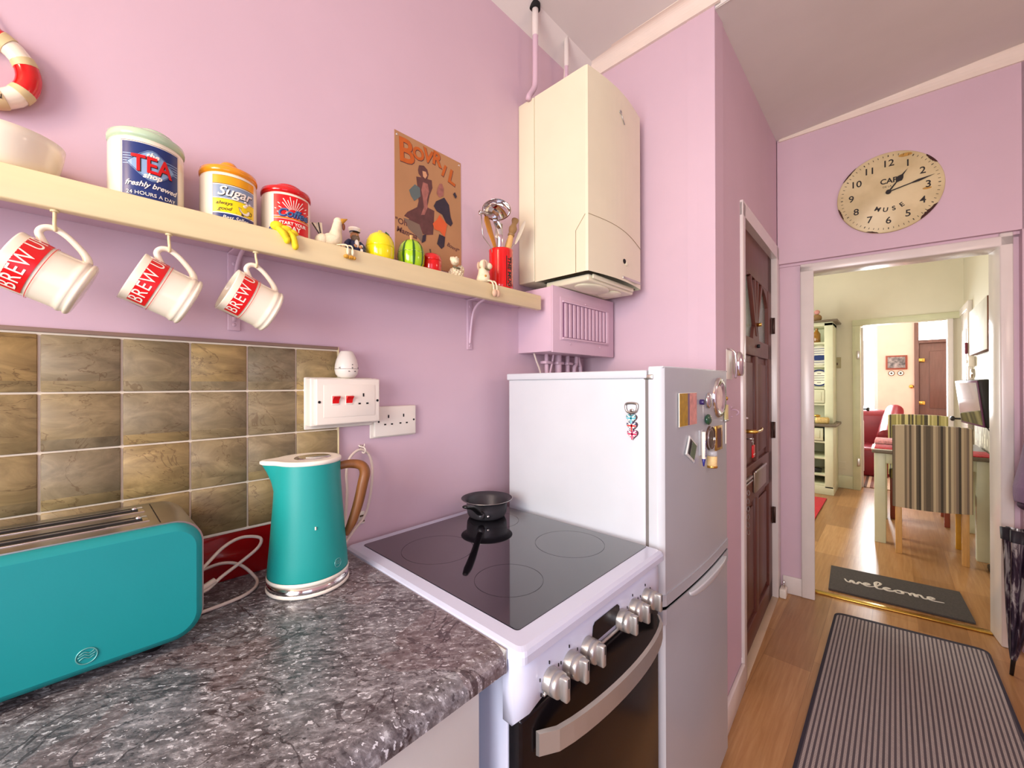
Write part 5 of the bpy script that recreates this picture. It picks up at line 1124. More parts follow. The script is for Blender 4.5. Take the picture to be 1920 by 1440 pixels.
# ================================================================== DOOR WALL THINGS
t = thing('wall_holder', tuple(DW @ Vector((.19, 0, 1.42))), 'clear plastic and chrome wall holder above the fridge door edge', 'holder')
b = MB(); b.box((.145, -.004, 1.355), (.235, 0, 1.475), WPLAST, .004, T=DW); b.build('back_plate', t)
b = MB(); b.tube([(.150, -.004, 1.475), (.150, -.030, 1.460), (.155, -.034, 1.40), (.160, -.030, 1.36)], .0045, CHROME, n=10, T=DW); b.build('arm', t)
b = MB(); b.mark(); b.lathe([(.020, -.03), (.027, -.02), (.030, .02), (.026, .05), (.010, .065)], CHROME, n=24, T=None); b.map(lambda p: DW @ Vector((.20 + p.x, -.034 + p.y * .7, 1.40 + p.z))); b.build('roll_cover', t)
b = MB(); b.tube([(.235, -.001, 1.232), (.235, -.020, 1.230), (.235, -.026, 1.220), (.235, -.018, 1.210)], .003, LILACD, n=8, T=DW); b.box((.215, -.004, 1.238), (.255, 0, 1.246), LILACD, .001, T=DW); b.box((.225, -.004, 1.200), (.245, 0, 1.206), LILACD, .001, T=DW)
one(b, 'coat_hook', 'small painted lilac hook on the wall beside the fridge', 'hook')

# ================================================================== BROWN GLAZED DOOR
dr = thing('door_6', tuple(DW @ Vector((.93, 0, 0))), None, None); dr['kind'] = 'structure'; dr['label'] = 'dark brown back door with sunburst glass'; dr['category'] = 'door'
FL, FR, FT = .405, 1.497, 2.145
b = MB(); b.box((FL, -.012, 0), (FL + .055, .09, 2.145), WHITEP, .004, T=DW); b.box((1.385, -.012, 0), (1.497, .09, 2.20), WHITEP, .004, T=DW)
b.add([(FL, -.012, 2.085), (1.497, -.012, 2.125), (1.497, -.012, 2.205), (FL, -.012, 2.150), (FL, .09, 2.085), (1.497, .09, 2.125), (1.497, .09, 2.205), (FL, .09, 2.150)], [(0, 1, 2, 3), (4, 5, 6, 7), (0, 1, 5, 4), (1, 2, 6, 5), (2, 3, 7, 6), (3, 0, 4, 7)], WHITEP, T=DW); b.build('door_frame', dr)
X0, X1 = .462, 1.384; ZT = 2.120
b = MB(); Y0, Y1 = .020, .058
def dbox(x0, x1, z0, z1, bev=.004): b.box((x0, Y0, z0), (x1, Y1, z1), DOORW, bev, 2, T=DW)
dbox(X0, X0 + .085, .01, ZT); dbox(X1 - .125, X1, .01, ZT)            # stiles
dbox(X0, X1, .01, .12); dbox(X0, X1, .735, .925); dbox(X0, X1, 1.485, 1.575); dbox(X0, X1, 1.895, ZT)   # rails
dbox(.865, .945, .12, .735); dbox(.865, .945, .925, 1.485)             # muntins
b.box((X0 + .08, .036, .1), (X1 - .1, .046, 1.50), DOORW, T=DW)         # sunk panels
b.build('door_leaf', dr)
for x0, x1, z0, z1 in ((X0 + .085, .865, .12, .735), (.945, X1 - .125, .12, .735), (X0 + .085, .865, .925, 1.485), (.945, X1 - .125, .925, 1.485)):
    b = MB(); b.box((x0 + .035, .026, z0 + .035), (x1 - .035, .037, z1 - .035), DOORW, .009, 2, T=DW); b.build('raised_panel', dr)
b = MB(); b.box((X0 + .08, .036, 1.57), (X1 - .12, .041, 1.90), FROST, T=DW); b.build('glass_pane', dr)
gx0, gx1 = X0 + .085, X1 - .125; gc = (gx0 + gx1) / 2
for k, a in enumerate((62, 82, 98, 118)):   # sunburst glazing bars
    d = Vector((math.cos(R(a)), 0, math.sin(R(a)))); p0 = Vector((gc, .030, 1.60)); p1 = p0 + d * (.30 / d.z * 1.0)
    b = MB(); F = bas(p0, Vector((d.z, 0, -d.x)), Vector((0, 1, 0)), d); b.box((-.016, -.012, 0), (.016, .012, .292 / d.z), DOORW, .004, T=DW @ F); b.build('glazing_bar', dr)
b = MB(); b.lathe([(0, -.014), (.085, -.014), (.085, .014), (0, .014)], DOORW, n=24, a0=0, a1=PI, T=DW @ bas((gc, .036, 1.574), (1, 0, 0), (0, 0, 1), (0, -1, 0)), smooth=False); b.build('sunburst_hub', dr)
b = MB()
for sx in (0, 1):   # corner fillets that arch the glass
    xs = gx0 if sx == 0 else gx1; s = 1 if sx == 0 else -1; P_ = [(xs, 1.90)] + [(xs + s * .26 * (1 - math.cos(R(q))), 1.90 - .13 * (1 - math.sin(R(q)))) for q in range(0, 91, 10)]
    b.poly(P_, .030, DOORW, T=DW @ bas((0, .052, 0), (1, 0, 0), (0, 0, 1), (0, -1, 0)))
b.build('arch_fillet', dr)
# hinges
for z in (1.70, 1.05, .52):
    b = MB(); b.cyl((X1 - .001, .008, z - .05), (X1 - .001, .008, z + .05), .008, mat('dark_bronze_hinge', (70, 48, 40), .4, metal=.6), T=DW); b.box((X1 - .02, .012, z - .05), (X1 + .02, .018, z + .05), mat('dark_bronze_hinge', (70, 48, 40), .4, metal=.6), T=DW); b.build('hinge', dr)
# lever handle, key, letter flap, chain
b = MB(); b.box((.475, .010, 1.02), (.515, .020, 1.22), BLACK, .004, T=DW); b.build('handle_plate', dr)
b = MB(); b.cyl((.495, .012, 1.12), (.495, -.045, 1.12), .009, BRASS, T=DW); b.tube([(.495, -.045, 1.12), (.53, -.048, 1.121), (.60, -.048, 1.120), (.625, -.046, 1.126)], [.007, .006, .007, .005], BRASS, n=12, T=DW); b.build('lever_handle', dr)
b = MB(); b.ell((.495, -.002, 1.18), (.007, .012, .007), CHROME, T=DW, u=14, v=10); b.build('lock_knob', dr)
b = MB(); b.cyl((.905, .018, 1.54), (.905, .004, 1.54), .010, BLACK, T=DW); b.build('spyhole', dr)
b = MB(); b.cyl((.905, .018, 1.655), (.905, -.004, 1.655), .010, BRASS, T=DW); b.build('knocker_bolt', dr)
b = MB(); b.box((.775, .006, .775), (1.09, .019, .885), mat('bronze_flap', (150, 132, 112), .3, metal=.6, var=.1), .006, 3, T=DW); b.build('letter_flap', dr)
b = MB(); b.box((.78, .002, .878), (1.085, .012, .890), STEEL, .003, T=DW); b.build('flap_edge', dr)
t = thing('key_fob', tuple(DW @ Vector((.60, -.01, 1.02))), 'key with bright red plastic tag hanging in the brown door', 'key')
b = MB(); b.tube([(.60 + .014 * math.cos(R(a)), -.012, 1.062 + .014 * math.sin(R(a))) for a in range(0, 360, 30)], .0025, STEEL, n=8, closed=True, k=3, T=DW); b.cyl((.60, .02, 1.075), (.60, -.016, 1.075), .005, STEEL, T=DW); b.build('key', t)
b = MB(); b.box((.590, -.016, .985), (.638, -.008, 1.045), REDS, .006, 3, T=DW); b.build('tag', t)
b = MB(); b.box((.594, -.0166, .999), (.634, -.0155, 1.004), WPRINT, T=DW); b.build('tag_line', t)
t = thing('door_chain', tuple(DW @ Vector((.55, 0, .85))), 'metal security chain hanging down the brown door', 'chain')
b = MB(); b.box((.47, .004, .872), (.70, .018, .882), STEEL, .002, T=DW); b.box((.47, .004, .855), (.70, .018, .863), STEEL, .002, T=DW); b.build('slide_bar', t)
for k in range(12):
    b = MB(); z = .845 - k * .0185; xx = .545 + .006 * math.sin(k * 1.3)
    b.mark(); b.tube([(.0055 * math.cos(R(a)), 0, .0115 * math.sin(R(a))) for a in range(0, 360, 45)], .0017, STEEL, n=6, closed=True, k=2); ang = (k % 2) * PI / 2 + .4
    b.map(lambda p: DW @ Vector((xx + p.x * math.cos(ang), .004 + p.x * math.sin(ang) - .006, z + p.z))); b.build('chain_link', t)
b = MB(); b.box((.40, -.006, 0), (.412, .02, .13), WHITEP, .002, T=DW); one(b, 'corner_block', 'small white block at the foot of the brown door frame', 'trim')
b = MB(); b.box((FL + .055, -.012, 0), (1.385, .03, .006), mat('pale_threshold', (206, 180, 150), .4), .002, T=DW); tag(b.build('trim_5'), 'thin pale threshold strip under the brown door', 'threshold strip', kind='structure')
b = MB(); b.box((1.40, -.05, .0), (1.475, -.014, .055), WPLAST, .006, T=DW); b.cyl((1.43, -.035, .055), (1.43, -.035, .10), .006, CHROME, T=DW); one(b, 'radiator_valve', 'small white and chrome fitting at the corner by the brown door hinge', 'fitting')

# ================================================================== CLOCK
CC = CW @ Vector((.484, -.030, 2.413)); CT = bas(CC, CW_E, (0, 0, 1), -CW_N)
t = thing('wall_clock', tuple(CC), 'round distressed cream cafe clock with black numerals', 'clock')
RC = .2245
b = MB(); b.lathe([(0, .000), (RC - .004, .000), (RC, .004), (RC, .012), (RC - .004, .015), (0, .0155)], CFACE, n=96, T=CT); b.build('face', t)
for a, w, d in ((38, 9, .016), (-42, 13, .018), (140, 12, .008), (200, 9, .009), (252, 7, .007)):
    K = 14; vs = []
    for i in range(K + 1):
        q = R(a - w + 2 * w * i / K); din = d * (math.sin(PI * i / K) ** .6) * (.6 + .4 * random.random()) + .0005
        vs += [(RC * 1.002 * math.cos(q), RC * 1.002 * math.sin(q), .0158), ((RC - din) * math.cos(q), (RC - din) * math.sin(q), .0166)]
    b = MB(); b.add(vs, [(2 * i, 2 * i + 2, 2 * i + 3, 2 * i + 1) for i in range(K)], RUST, T=CT); b.build('rust_patch', t)
b = MB(); b.ell((.070, .188, .0155), (.028, .010, .0006), mat('tea_stain', (184, 140, 60), .6, var=.2, scale=60), T=CT); b.ell((.155, -.020, .0155), (.018, .006, .0006), mat('tea_stain', (184, 140, 60), .6), T=CT); b.build('stain', t)
for i in range(12):
    a = PI / 2 - i * PI / 6; n_ = str(12 if i == 0 else i); b = MB(); b.text(n_, .052, BKPRINT, T=CT, x=.160 * math.cos(a), y=.160 * math.sin(a), z=.0158, ext=.0003, off=.0006); b.build('numeral', t)
b = MB()
for i in range(60):
    a = i * PI / 30; c_, s_ = math.cos(a), math.sin(a); r0_, r1_ = (.198, .208); w_ = .0011 if i % 5 else .0020
    b.add([(r0_ * c_ - w_ * s_, r0_ * s_ + w_ * c_, .0161), (r1_ * c_ - w_ * s_, r1_ * s_ + w_ * c_, .0161), (r1_ * c_ + w_ * s_, r1_ * s_ - w_ * c_, .0161), (r0_ * c_ + w_ * s_, r0_ * s_ - w_ * c_, .0161)], [(0, 1, 2, 3)], BKPRINT, T=CT)
b.build('minute_marks', t)
b = MB(); b.text('CAFE', .040, BKPRINT, T=CT, x=.010, y=.062, z=.0158, sx=.95, off=.0010); b.text('DE LA', .014, BKPRINT, T=CT, x=-.005, y=.032, z=.0158)
for k, ch in enumerate('MUSE'): a = R(-118 + k * 19); b.text(ch, .033, BKPRINT, T=CT, x=.106 * math.cos(a) + .004, y=.106 * math.sin(a) + .008, z=.0158, rot=a + PI / 2, off=.0009)
b.build('lettering', t)
def hand(name, ang, L, w, spade):
    b = MB(); T_ = CT @ Matrix.Rotation(ang, 4, 'Z'); z = .0185 if spade else .0205
    if spade: P_ = [(-.004, 0), (.004, 0), (.003, L * .42), (.016, L * .55), (.013, L * .64), (.004, L * .74), (0, L), (-.004, L * .74), (-.013, L * .64), (-.016, L * .55), (-.003, L * .42)]
    else: P_ = [(-.003, 0), (.003, 0), (.0025, L * .5), (.0065, L * .66), (.004, L * .78), (0, L), (-.004, L * .78), (-.0065, L * .66), (-.0025, L * .5)]
    b.poly(P_, .0015, BKPRINT, T=T_, z0=z); b.build(name, t)
hand('hour_hand', R(-36), .135, 0, True); hand('minute_hand', R(-76), .190, 0, False)
b = MB(); b.cyl((0, 0, .015), (0, 0, .024), .012, BKPRINT, T=CT); b.build('hub', t)

# ================================================================== MATS
def rounded_sheet(P_, r, h, m, me_, w):   # four corners -> rounded mat with border
    def rnd(P_, r):
        out = []; n = 4
        for i in range(4):
            p = Vector(P_[i]); a = (Vector(P_[i - 1]) - p).normalized(); c = (Vector(P_[(i + 1) % 4]) - p).normalized()
            s, e = p + a * r, p + c * r
            for k in range(7): q = k / 6; out.append(((1 - q) ** 2 * s + 2 * q * (1 - q) * p + q * q * e))
        return out
    cen = sum((Vector(p) for p in P_), Vector((0, 0))) / 4
    inner = [Vector(p) + (cen - Vector(p)).normalized() * w * 1.4 for p in P_]
    b = MB(); b.poly([(q.x, q.y) for q in rnd(inner, max(r * .6, .001))], .0015, m, z0=h); bb = MB(); bb.poly([(q.x, q.y) for q in rnd(P_, r)], h, me_, z0=.0012)
    return b, bb
t = thing('floor_mat', (2.4, -1.08, 0), 'grey ribbed runner mat on the kitchen floor', 'mat')
bi, bo = rounded_sheet([(1.60, -.785), (1.60, -1.42), (3.105, -1.385), (3.025, -.790)], .05, .007, RIB, MATEDGE, .020)
bi.build('ribbed_surface', t); bo.build('border', t)
t = thing('welcome_mat', (3.58, -1.04, 0), 'dark grey welcome doormat just inside the dining room', 'mat')
bi, bo = rounded_sheet([(3.330, -.730), (3.400, -1.372), (3.842, -1.345), (3.770, -.705)], .008, .010, COIR, COIR, .006)
bi.build('pile', t); bo.build('backing', t)
wl = [(0, .6), (.08, .15), (.2, .1), (.3, .5), (.38, .12), (.5, .1), (.62, .55), (.72, .3), (.9, .32), (1.02, .5), (.92, .62), (.8, .4), (.85, .1), (1.05, .1), (1.3, .45), (1.52, 1.1), (1.42, 1.35), (1.30, 1.0), (1.30, .2), (1.42, .05), (1.65, .3), (1.85, .55), (1.72, .6), (1.62, .35), (1.72, .08), (1.95, .2), (2.1, .5), (2.0, .35), (2.1, .08), (2.3, .15), (2.3, .5), (2.12, .55), (2.4, .5), (2.55, .5), (2.6, .1), (2.62, .4), (2.75, .58), (2.82, .1), (2.85, .4), (3.0, .58), (3.08, .1), (3.25, .2), (3.45, .4), (3.45, .58), (3.3, .55), (3.3, .15), (3.5, .05), (3.8, .12)]
MB.flat_k = .35
mo = Vector((3.535, -.80, .0128)); mx = Vector((.11, -.99, 0)).normalized(); my = Vector((.99, .11, 0)).normalized()
b = MB(); b.tube([mo + mx * (p[0] * .122) + my * (p[1] * .085 - .02) for p in wl], [.0045, .011, .006, .011, .005, .010, .0055, .011, .005, .010, .005, .011, .006, .010, .005], CREAMY, n=8, k=5, flat=(0, 0, 1)); b.build('lettering', t)

# ================================================================== UMBRELLA AND COAT by the doorway
t = thing('umbrella', (2.94, -1.43, 0), 'folded silver and plum umbrella leaning point-down by the doorway', 'umbrella')
tip = Vector((2.925, -1.4335, .002)); top = Vector((3.02, -1.530, .98)); F, L = frame_z(tip, top)
b = MB(); b.lathe([(0, 0), (.007, 0), (.008, .070), (.010, .075)], BLACK, n=16, T=F); b.build('ferrule', t)
b = MB(); K = 48; prof = [(.010, .07), (.017, .11), (.030, .22), (.044, .38), (.056, .52), (.067, .62), (.072, .655)]; vs = []; fs = []
for r_, z_ in prof:
    for i in range(K):
        a = 2 * PI * i / K; q = r_ * (1 + .20 * math.cos(8 * a) * min(1, z_ / .4)); vs.append((q * math.cos(a), q * math.sin(a), z_))
fs = [(j * K + i, j * K + (i + 1) % K, (j + 1) * K + (i + 1) % K, (j + 1) * K + i) for j in range(len(prof) - 1) for i in range(K)]
b.add(vs, fs, UMB, True, T=F); b.build('canopy', t)
b = MB(); vs2 = []
for r_, z_ in ((.0675, .600), (.0735, .655), (.064, .656)):
    for i in range(K): a = 2 * PI * i / K; q = (r_ + .0015) * (1 + .20 * math.cos(8 * a)); vs2.append((q * math.cos(a), q * math.sin(a), z_))
b.add(vs2, [(j * K + i, j * K + (i + 1) % K, (j + 1) * K + (i + 1) % K, (j + 1) * K + i) for j in range(2) for i in range(K)], mat('black_hem', (22, 16, 28), .6), True, T=F); b.build('hem', t)
b = MB(); b.cyl((0, 0, .08), (0, 0, .69), .006, STEEL, T=F); b.build('shaft', t)
t = thing('jacket', (3.12, -1.55, .9), 'plum grey padded jacket sleeve hanging right of the doorway', 'jacket')
b = MB(); b.tube([(3.10, -1.62, 1.25), (3.09, -1.585, 1.10), (3.08, -1.555, .95), (3.07, -1.530, .83), (3.06, -1.520, .765)], [.085, .080, .075, .072, .058], PURPLE, n=24); b.build('sleeve', t)
b = MB(); b.ell((3.055, -1.515, .762), (.046, .046, .028), mat('dark_sleeve_lining', (60, 30, 56), .8)); b.build('cuff', t)
b = MB(); b.box((3.08, -1.95, .80), (3.20, -1.70, 1.35), PURPLE, .05, 4); b.build('body', t)

# ================================================================== DINING ROOM
# table
t = thing('dining_table', (5.05, -1.25, 0), 'pale green painted dining table with grey top against the patterned wall', 'table')
b = MB(); b.box((4.59, -1.585, .755), (5.56, -.905, .782), TABTOP, .004); b.build('tabletop', t)
b = MB(); b.box((4.63, -1.56, .67), (5.52, -.95, .755), SAGE, .002); b.build('apron', t)
for x, y in ((4.66, -.955), (4.66, -1.53), (5.49, -.955), (5.49, -1.53)):
    b = MB(); b.box((x - .036, y - .036, 0), (x + .036, y + .036, .756), SAGE, .003); b.build('leg', t)
REDC = mat('red_check_cloth', (186, 50, 56), .8, var=.3, scale=60)
b = MB(); b.box((4.60, -1.10, .7825), (4.95, -.90, .788), WPRINT, .001); b.box((4.62, -1.08, .788), (4.93, -.92, .794), REDC, .002); one(b, 'placemat', 'red and white placemat on the near left corner of the table', 'placemat', 'red placemats on the dining table')
b = MB(); b.box((4.62, -1.58, .7825), (4.95, -1.42, .790), REDC, .002); one(b, 'placemat', 'red placemat on the table beside the patterned wall', 'placemat', 'red placemats on the dining table')
b = MB(); b.box((5.05, -1.12, .7825), (5.35, -.91, .815), mat('pink_folded_cloth', (222, 150, 150), .8, var=.3, scale=40), .008); one(b, 'folded_cloth', 'pile of folded pink and white cloths on the dining table', 'cloth')
def chair(fx, cy, s, fabric, legm, flegm, label, w=.43, zt=1.015):
    t = thing('dining_chair', (fx, cy, 0), label, 'chair')
    b = MB(); x0, x1 = sorted((fx, fx + s * .075))
    # slip-covered back with a slightly scalloped hem
    K = 12; vs = []
    for i in range(K + 1):
        u = i / K; y = cy + w / 2 - w * u; zb = .372 + .018 * u - .012 * math.sin(PI * u); zt_ = zt - .010 * (2 * u - 1) ** 4
        vs += [(x0, y, zb), (x0, y, zt_), (x1, y, zt_), (x1, y, zb)]
    b.add(vs, [(4 * i + j, 4 * i + (j + 1) % 4, 4 * i + 4 + (j + 1) % 4, 4 * i + 4 + j) for i in range(K) for j in range(4)] + [(0, 1, 2, 3), (4 * K, 4 * K + 1, 4 * K + 2, 4 * K + 3)], fabric); b.build('back_cover', t)
    b = MB(); a, c = sorted((fx + s * .075, fx + s * .50)); b.box((a, cy - w / 2 + .01, .40), (c, cy + w / 2 - .01, .50), fabric, .02, 3); b.build('seat', t)
    for dx, m_ in ((.035, legm), (.455, flegm)):
        for sy in (-1, 1):
            b = MB(); xx = fx + s * dx; yy = cy + sy * (w / 2 - .035); b.box((xx - .019, yy - .019, 0), (xx + .019, yy + .019, .42), m_, .003); b.build('leg', t)
    return t
chair(4.41, -1.245, 1, STRIPE, OAKL, mat('yellow_pine_leg', (206, 150, 40), .4, var=.1), 'brown and cream striped dining chair nearest the kitchen', w=.425)
chair(5.99, -1.215, -1, STRIPE2, REDW, REDW, 'olive striped dining chair on the far side of the table', w=.44)
# television
TV = bas((4.99, -1.50, 1.18), Vector((.992, .125, 0)).normalized() * 1.0, Vector((-.125, .992, 0)), (0, 0, 1))
t = thing('television', (4.99, -1.50, 1.18), 'small black wall-mounted television angled out from the patterned wall', 'television')
TT = TV @ Matrix.Rotation(R(-6), 4, 'X')
b = MB(); b.box((-.29, -.055, -.185), (.29, .005, .185), BLACK, .012, 3, T=TT); b.build('casing', t)
b = MB(); b.box((-.285, .004, -.180), (.285, .012, .180), mat('plum_bezel', (90, 40, 80), .3), .002, T=TT); b.build('bezel', t)
b = MB(); b.box((-.27, .012, -.165), (.27, .0135, .165), SCREEN, T=TT); b.build('screen', t)
b = MB(); b.cyl((4.99, -1.555, 1.18), (4.99, -1.609, 1.18), .02, BLACK); b.box((4.93, -1.609, 1.12), (5.05, -1.60, 1.24), BLACK, .003); b.build('wall_bracket', t)
b = MB(); b.tube([(4.72, -1.56, 1.00), (4.70, -1.585, .93), (4.69, -1.59, .82), (4.68, -1.592, .60), (4.62, -1.593, .48), (4.66, -1.593, .42), (4.58, -1.593, .25), (4.56, -1.592, .12), (4.54, -1.58, .03)], .004, BLACK, n=8); one(b, 'television_cable', 'dark cable trailing down the patterned wall from the television', 'cable')
b = MB(); b.box((4.40, -1.585, .0), (4.50, -1.53, .035), BLACK, .01, 3); b.tube([(4.50, -1.555, .02), (4.56, -1.60, .012), (4.60, -1.600, .008)], .005, BLACK, n=8); b.cyl((4.40, -1.56, .018), (4.32, -1.575, .02), .006, WPLAST); one(b, 'power_adapter', 'black power adapter on the floor by the skirting', 'adapter')
# canvas
t = thing('canvas_picture', (5.1, -1.58, 1.8), 'pale canvas picture high on the patterned wall', 'picture')
b = MB(); b.box((4.75, -1.609, 1.60), (5.75, -1.565, 2.01), CANVE, .002); b.build('stretcher', t)
b = MB(); b.box((4.752, -1.566, 1.602), (5.748, -1.563, 2.008), CANV, .001); b.ell((5.3, -1.563, 1.80), (.20, .001, .12), mat('faint_print', (214, 210, 198), .6)); b.build('canvas', t)
t = thing('thermostat', (5.98, -1.6, 1.58), 'white box thermostat on the patterned wall', 'thermostat')
b = MB(); b.box((5.86, -1.61, 1.50), (5.97, -1.565, 1.60), WPLAST, .006); b.build('body', t)
b = MB(); b.cyl((5.915, -1.565, 1.55), (5.915, -1.555, 1.55), .018, WPLAST); b.build('dial', t)
b = MB(); b.mark(); b.lathe([(0, 0), (.045, 0), (.045, .018), (.038, .024), (0, .025)], CHROME, n=32, T=bas((5.95, -1.61, 1.435), (1, 0, 0), (0, 0, -1), (0, 1, 0))); one(b, 'light_switch', 'round chrome switch below the thermostat', 'switch')
b = MB(); b.box((6.0, -1.575, 1.63), (6.06, -1.555, 1.74), mat('dark_red_box', (110, 30, 50), .4), .004); one(b, 'key_box', 'small dark red box by the white door frame', 'box')
# far wall switch and vent
t = thing('light_switch', (6.74, -.51, 1.61), 'beige light switch on the far wall beside the dresser', 'switch')
b = MB(); b.box((6.728, -.545, 1.54), (6.74, -.465, 1.68), mat('beige_plate', (170, 160, 120), .4), .004); b.build('plate', t)
b = MB(); b.box((6.722, -.515, 1.58), (6.729, -.495, 1.61), BRPRINT, .002); b.build('rocker', t)
b = MB(); b.box((6.733, -.59, .24), (6.74, -.47, .34), CREAMW, .002)
for k in range(6): b.box((6.729, -.58, .25 + k * .014), (6.734, -.48, .256 + k * .014), CREAMW)
one(b, 'air_vent', 'cream air vent low on the far wall', 'vent')

# dresser
t = thing('dresser', (6.4, -.05, 0), 'tall sage green dresser with shelves against the far wall', 'dresser')
DX0, DX1 = 6.17, 6.735
b = MB()
b.box((DX0, -.515, 0), (DX1, .50, .10), SAGE, .003)
for y in (-.512, -.085, .32, .46): b.box((DX0, y, .08), (DX1, y + .082 if y == -.512 else y + .03, .82), SAGE, .003)
for z in (.10, .22, .425, .62): b.box((DX0 + .01, -.50, z), (DX1, .49, z + .022), SAGE, .002)
b.box((DX1 - .02, -.50, .1), (DX1, .49, .82), SAGE); b.build('lower_carcass', t)
b = MB(); b.box((DX0 - .03, -.545, .82), (DX1, .52, .852), TABTOP, .004); b.build('counter', t)
b = MB()
HX0 = 6.32
for y in (-.50, .46): b.box((HX0, y, .85), (DX1, y + (.085 if y < 0 else .03), 2.09), SAGE, .003)
for z in (1.07, 1.275, 1.545, 1.835): b.box((HX0 + .01, -.49, z), (DX1, .48, z + .022), SAGE, .002)
b.box((DX1 - .015, -.49, .85), (DX1, .48, 2.09), SAGE); b.box((HX0, -.50, 2.055), (DX1, .49, 2.10), SAGE, .003); b.build('hutch', t)
b = MB(); b.box((HX0 - .05, -.55, 2.10), (DX1, .54, 2.125), TABTOP, .008, 3); b.build('cornice', t)
for z0, z1, x_ in ((1.10, 1.265, HX0), (.65, .80, DX0)):
    b = MB(); b.box((x_ - .006, -.415, z0), (x_ + .02, -.10, z1), SAGE, .003); b.box((x_ - .010, -.385, z0 + .03), (x_ - .004, -.13, z1 - .03), SAGE, .003); o = b.build('drawer', t)
    b = MB(); b.ell((x_ - .018, -.26, (z0 + z1) / 2), .014, BRASS); b.build('knob', o)
for y, z, r_, lab in ((-.335, 1.5675, .135, 'blue striped whale plate on the upper dresser shelf'), (-.33, 1.2975, .115, 'dark patterned plate on the lower hutch shelf')):
    t2 = thing('plate', (6.6, y, z), lab, 'plate', 'plates on the dresser')
    PT = Matrix.Translation((6.62, y, z + r_)) @ Matrix.Rotation(R(-80), 4, 'Y')
    b = MB(); b.lathe([(0, 0), (r_ * .62, 0), (r_, .016), (r_ * .99, .020), (r_ * .62, .005), (0, .005)], WPRINT, n=40, T=PT); b.build('dish', t2)
    b = MB()
    if z > 1.5:
        for k in range(7): q = -.09 + k * .03; w_ = math.sqrt(max(0, (r_ * .9) ** 2 - q * q)); b.box((q - .003, -w_, .0195), (q + .003, w_, .0215), ULTRAMARINE, T=PT)
        b.ell((-.03, 0, .021), (.035, .07, .002), NAVY, T=PT)
    else:
        b.lathe([(r_ * .80, .0135), (r_ * .97, .0205)], NAVY, n=40, T=PT)
        for k in range(5): q = -.06 + k * .03; w_ = math.sqrt(max(0, (r_ * .55) ** 2 - q * q)); b.box((q - .003, -w_, .0055), (q + .003, w_, .0075), BKPRINT, T=PT)
    b.build('pattern', t2)
b = MB(); b.lathe([(0, 0), (.035, 0), (.04, .01), (.04, .12), (.016, .16), (.015, .185), (.019, .19), (0, .19)], mat('amber_glass', (150, 100, 20), .15, var=.1, coat=.5), (6.5, -.32, 1.858), n=28); one(b, 'bottle', 'amber glass bottle on the top dresser shelf', 'bottle')
t2 = thing('trinket_box', (6.24, -.40, .853), 'small gold and cream ornament box on the dresser counter', 'box')
b = MB(); b.box((6.20, -.47, .853), (6.27, -.33, .93), mat('gold_fabric', (206, 176, 110), .4, metal=.3, var=.2, scale=60), .02, 3); b.build('box', t2)
b = MB(); b.ell((6.24, -.35, .945), (.02, .035, .015), BRASS); b.build('lid_handle', t2)
b = MB(); b.lathe([(0, 0), (.045, 0), (.055, .04), (.05, .05), (0, .05)], BLACK, (6.30, -.34, .243), n=24); one(b, 'dark_bowl', 'small dark bowl on the bottom dresser shelf', 'bowl')
b = MB(); b.ell((6.45, -.33, 2.175), (.03, .05, .05), WOODD); b.ell((6.45, -.33, 2.25), (.02, .03, .03), PINKM); one(b, 'carved_ornament', 'small carved ornament on top of the dresser', 'ornament')
b = MB(); b.box((4.78, -.47, .0008), (5.95, .3, .010), mat('red_rug_wool', (196, 44, 54), .95, var=.12, scale=60), .003); one(b, 'red_rug', 'plain red rug on the dining room floor by the dresser', 'rug')
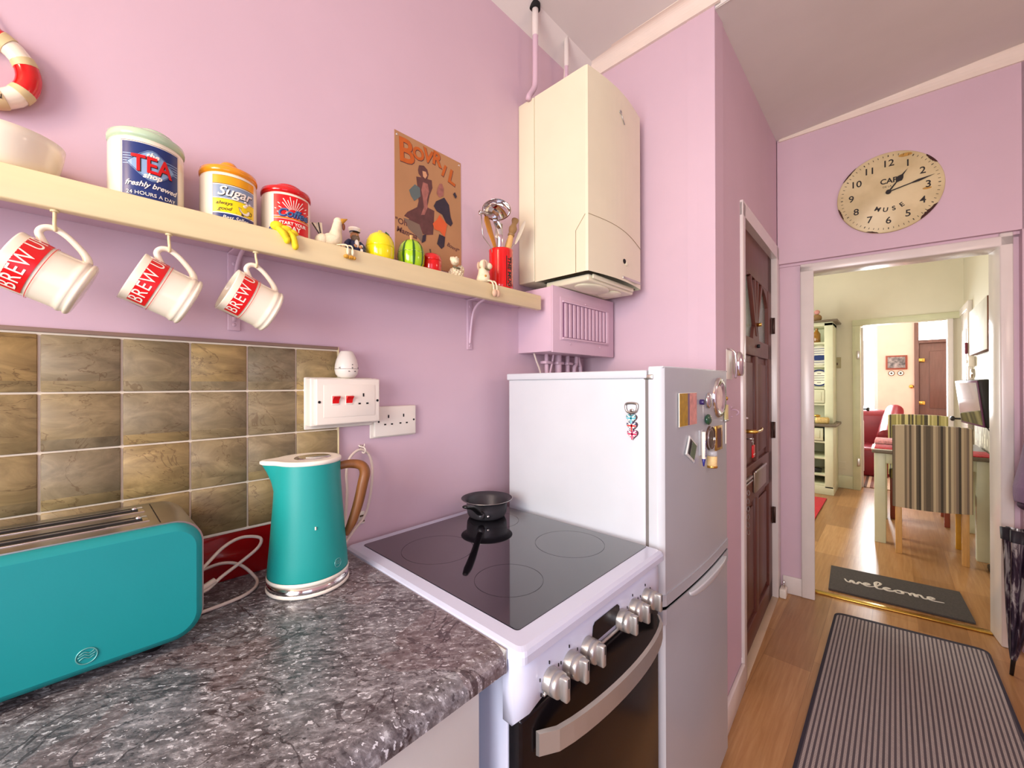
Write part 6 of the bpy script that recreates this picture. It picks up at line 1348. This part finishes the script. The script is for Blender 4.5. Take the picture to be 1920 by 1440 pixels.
# living room
b = MB(); b.box((6.95, -1.6, .0008), (8.9, -.35, .010), RUGS, .003); one(b, 'striped_rug', 'striped rug on the living room floor', 'rug')
t = thing('sofa', (8.15, -.55, 0), 'dark red leather sofa seen through the far doorway', 'sofa')
b = MB(); b.box((7.75, -1.0, .011), (8.65, .9, .42), LEATH, .05, 4); b.build('seat', t)
b = MB(); b.box((8.45, -1.0, .30), (8.75, .9, .93), LEATH, .10, 5); b.build('back', t)
b = MB(); b.tube([(7.72, -.96, .60), (8.0, -.98, .66), (8.35, -1.02, .80), (8.6, -1.05, .93)], [.09, .11, .12, .10], LEATH, n=20); b.box((7.75, -1.06, .1), (8.65, -.86, .66), LEATH, .05, 4); b.build('arm', t)
t = thing('side_table', (7.3, -.30, 0), 'small wooden table with magazines in front of the living room window', 'table')
b = MB(); b.box((7.15, -.66, .66), (7.60, -.15, .69), OAKL, .004); b.build('tabletop', t)
for x in (7.18, 7.57):
    for y in (-.63, -.18):
        b = MB(); b.box((x - .02, y - .02, .0105), (x + .02, y + .02, .66), OAKL, .002); b.build('leg', t)
b = MB(); b.box((7.22, -.64, .69), (7.46, -.44, .705), WPRINT, .002); b.box((7.24, -.63, .705), (7.45, -.45, .712), REDC, .002); one(b, 'magazines', 'magazines lying on the small living room table', 'magazine')
t = thing('framed_photograph', (9.19, -1.07, 1.68), 'framed group photograph on the peach wall', 'picture')
b = MB(); b.box((9.178, -1.20, 1.57), (9.199, -.94, 1.80), REDW, .004); b.build('frame', t)
b = MB(); b.box((9.174, -1.175, 1.595), (9.179, -.965, 1.775), PHOTO); b.build('photograph', t)
for y, lab in ((-1.01, 'left of the two small oval pictures under the photograph'), (-1.12, 'right of the two small oval pictures under the photograph')):
    t = thing('oval_picture', (9.19, y, 1.51), lab, 'picture', 'oval pictures on the peach wall')
    b = MB(); b.mark(); b.lathe([(0, 0), (1, 0), (1, .3), (.8, .4), (0, .4)], BRPRINT, n=32); b.map(lambda p: (9.199 - p.z * .03, y + p.x * .040, 1.51 + p.y * .042)); b.build('frame', t)
    b = MB(); b.mark(); b.lathe([(0, .41), (.78, .41)], WPRINT, n=32); b.lathe([(0, .43), (.35, .43)], BKPRINT, n=16); b.map(lambda p: (9.199 - p.z * .03, y + p.x * .040, 1.51 + p.y * .042)); b.build('silhouette', t)
b = MB(); b.mark(); b.lathe([(0, 0), (.03, 0), (.03, .01), (.015, .02), (0, .02)], BRASS, n=24, T=bas((9.199, -1.245, 1.29), (0, 1, 0), (0, 0, 1), (-1, 0, 0))); one(b, 'door_bell', 'small round metal knob on the peach wall beside the front door', 'knob')
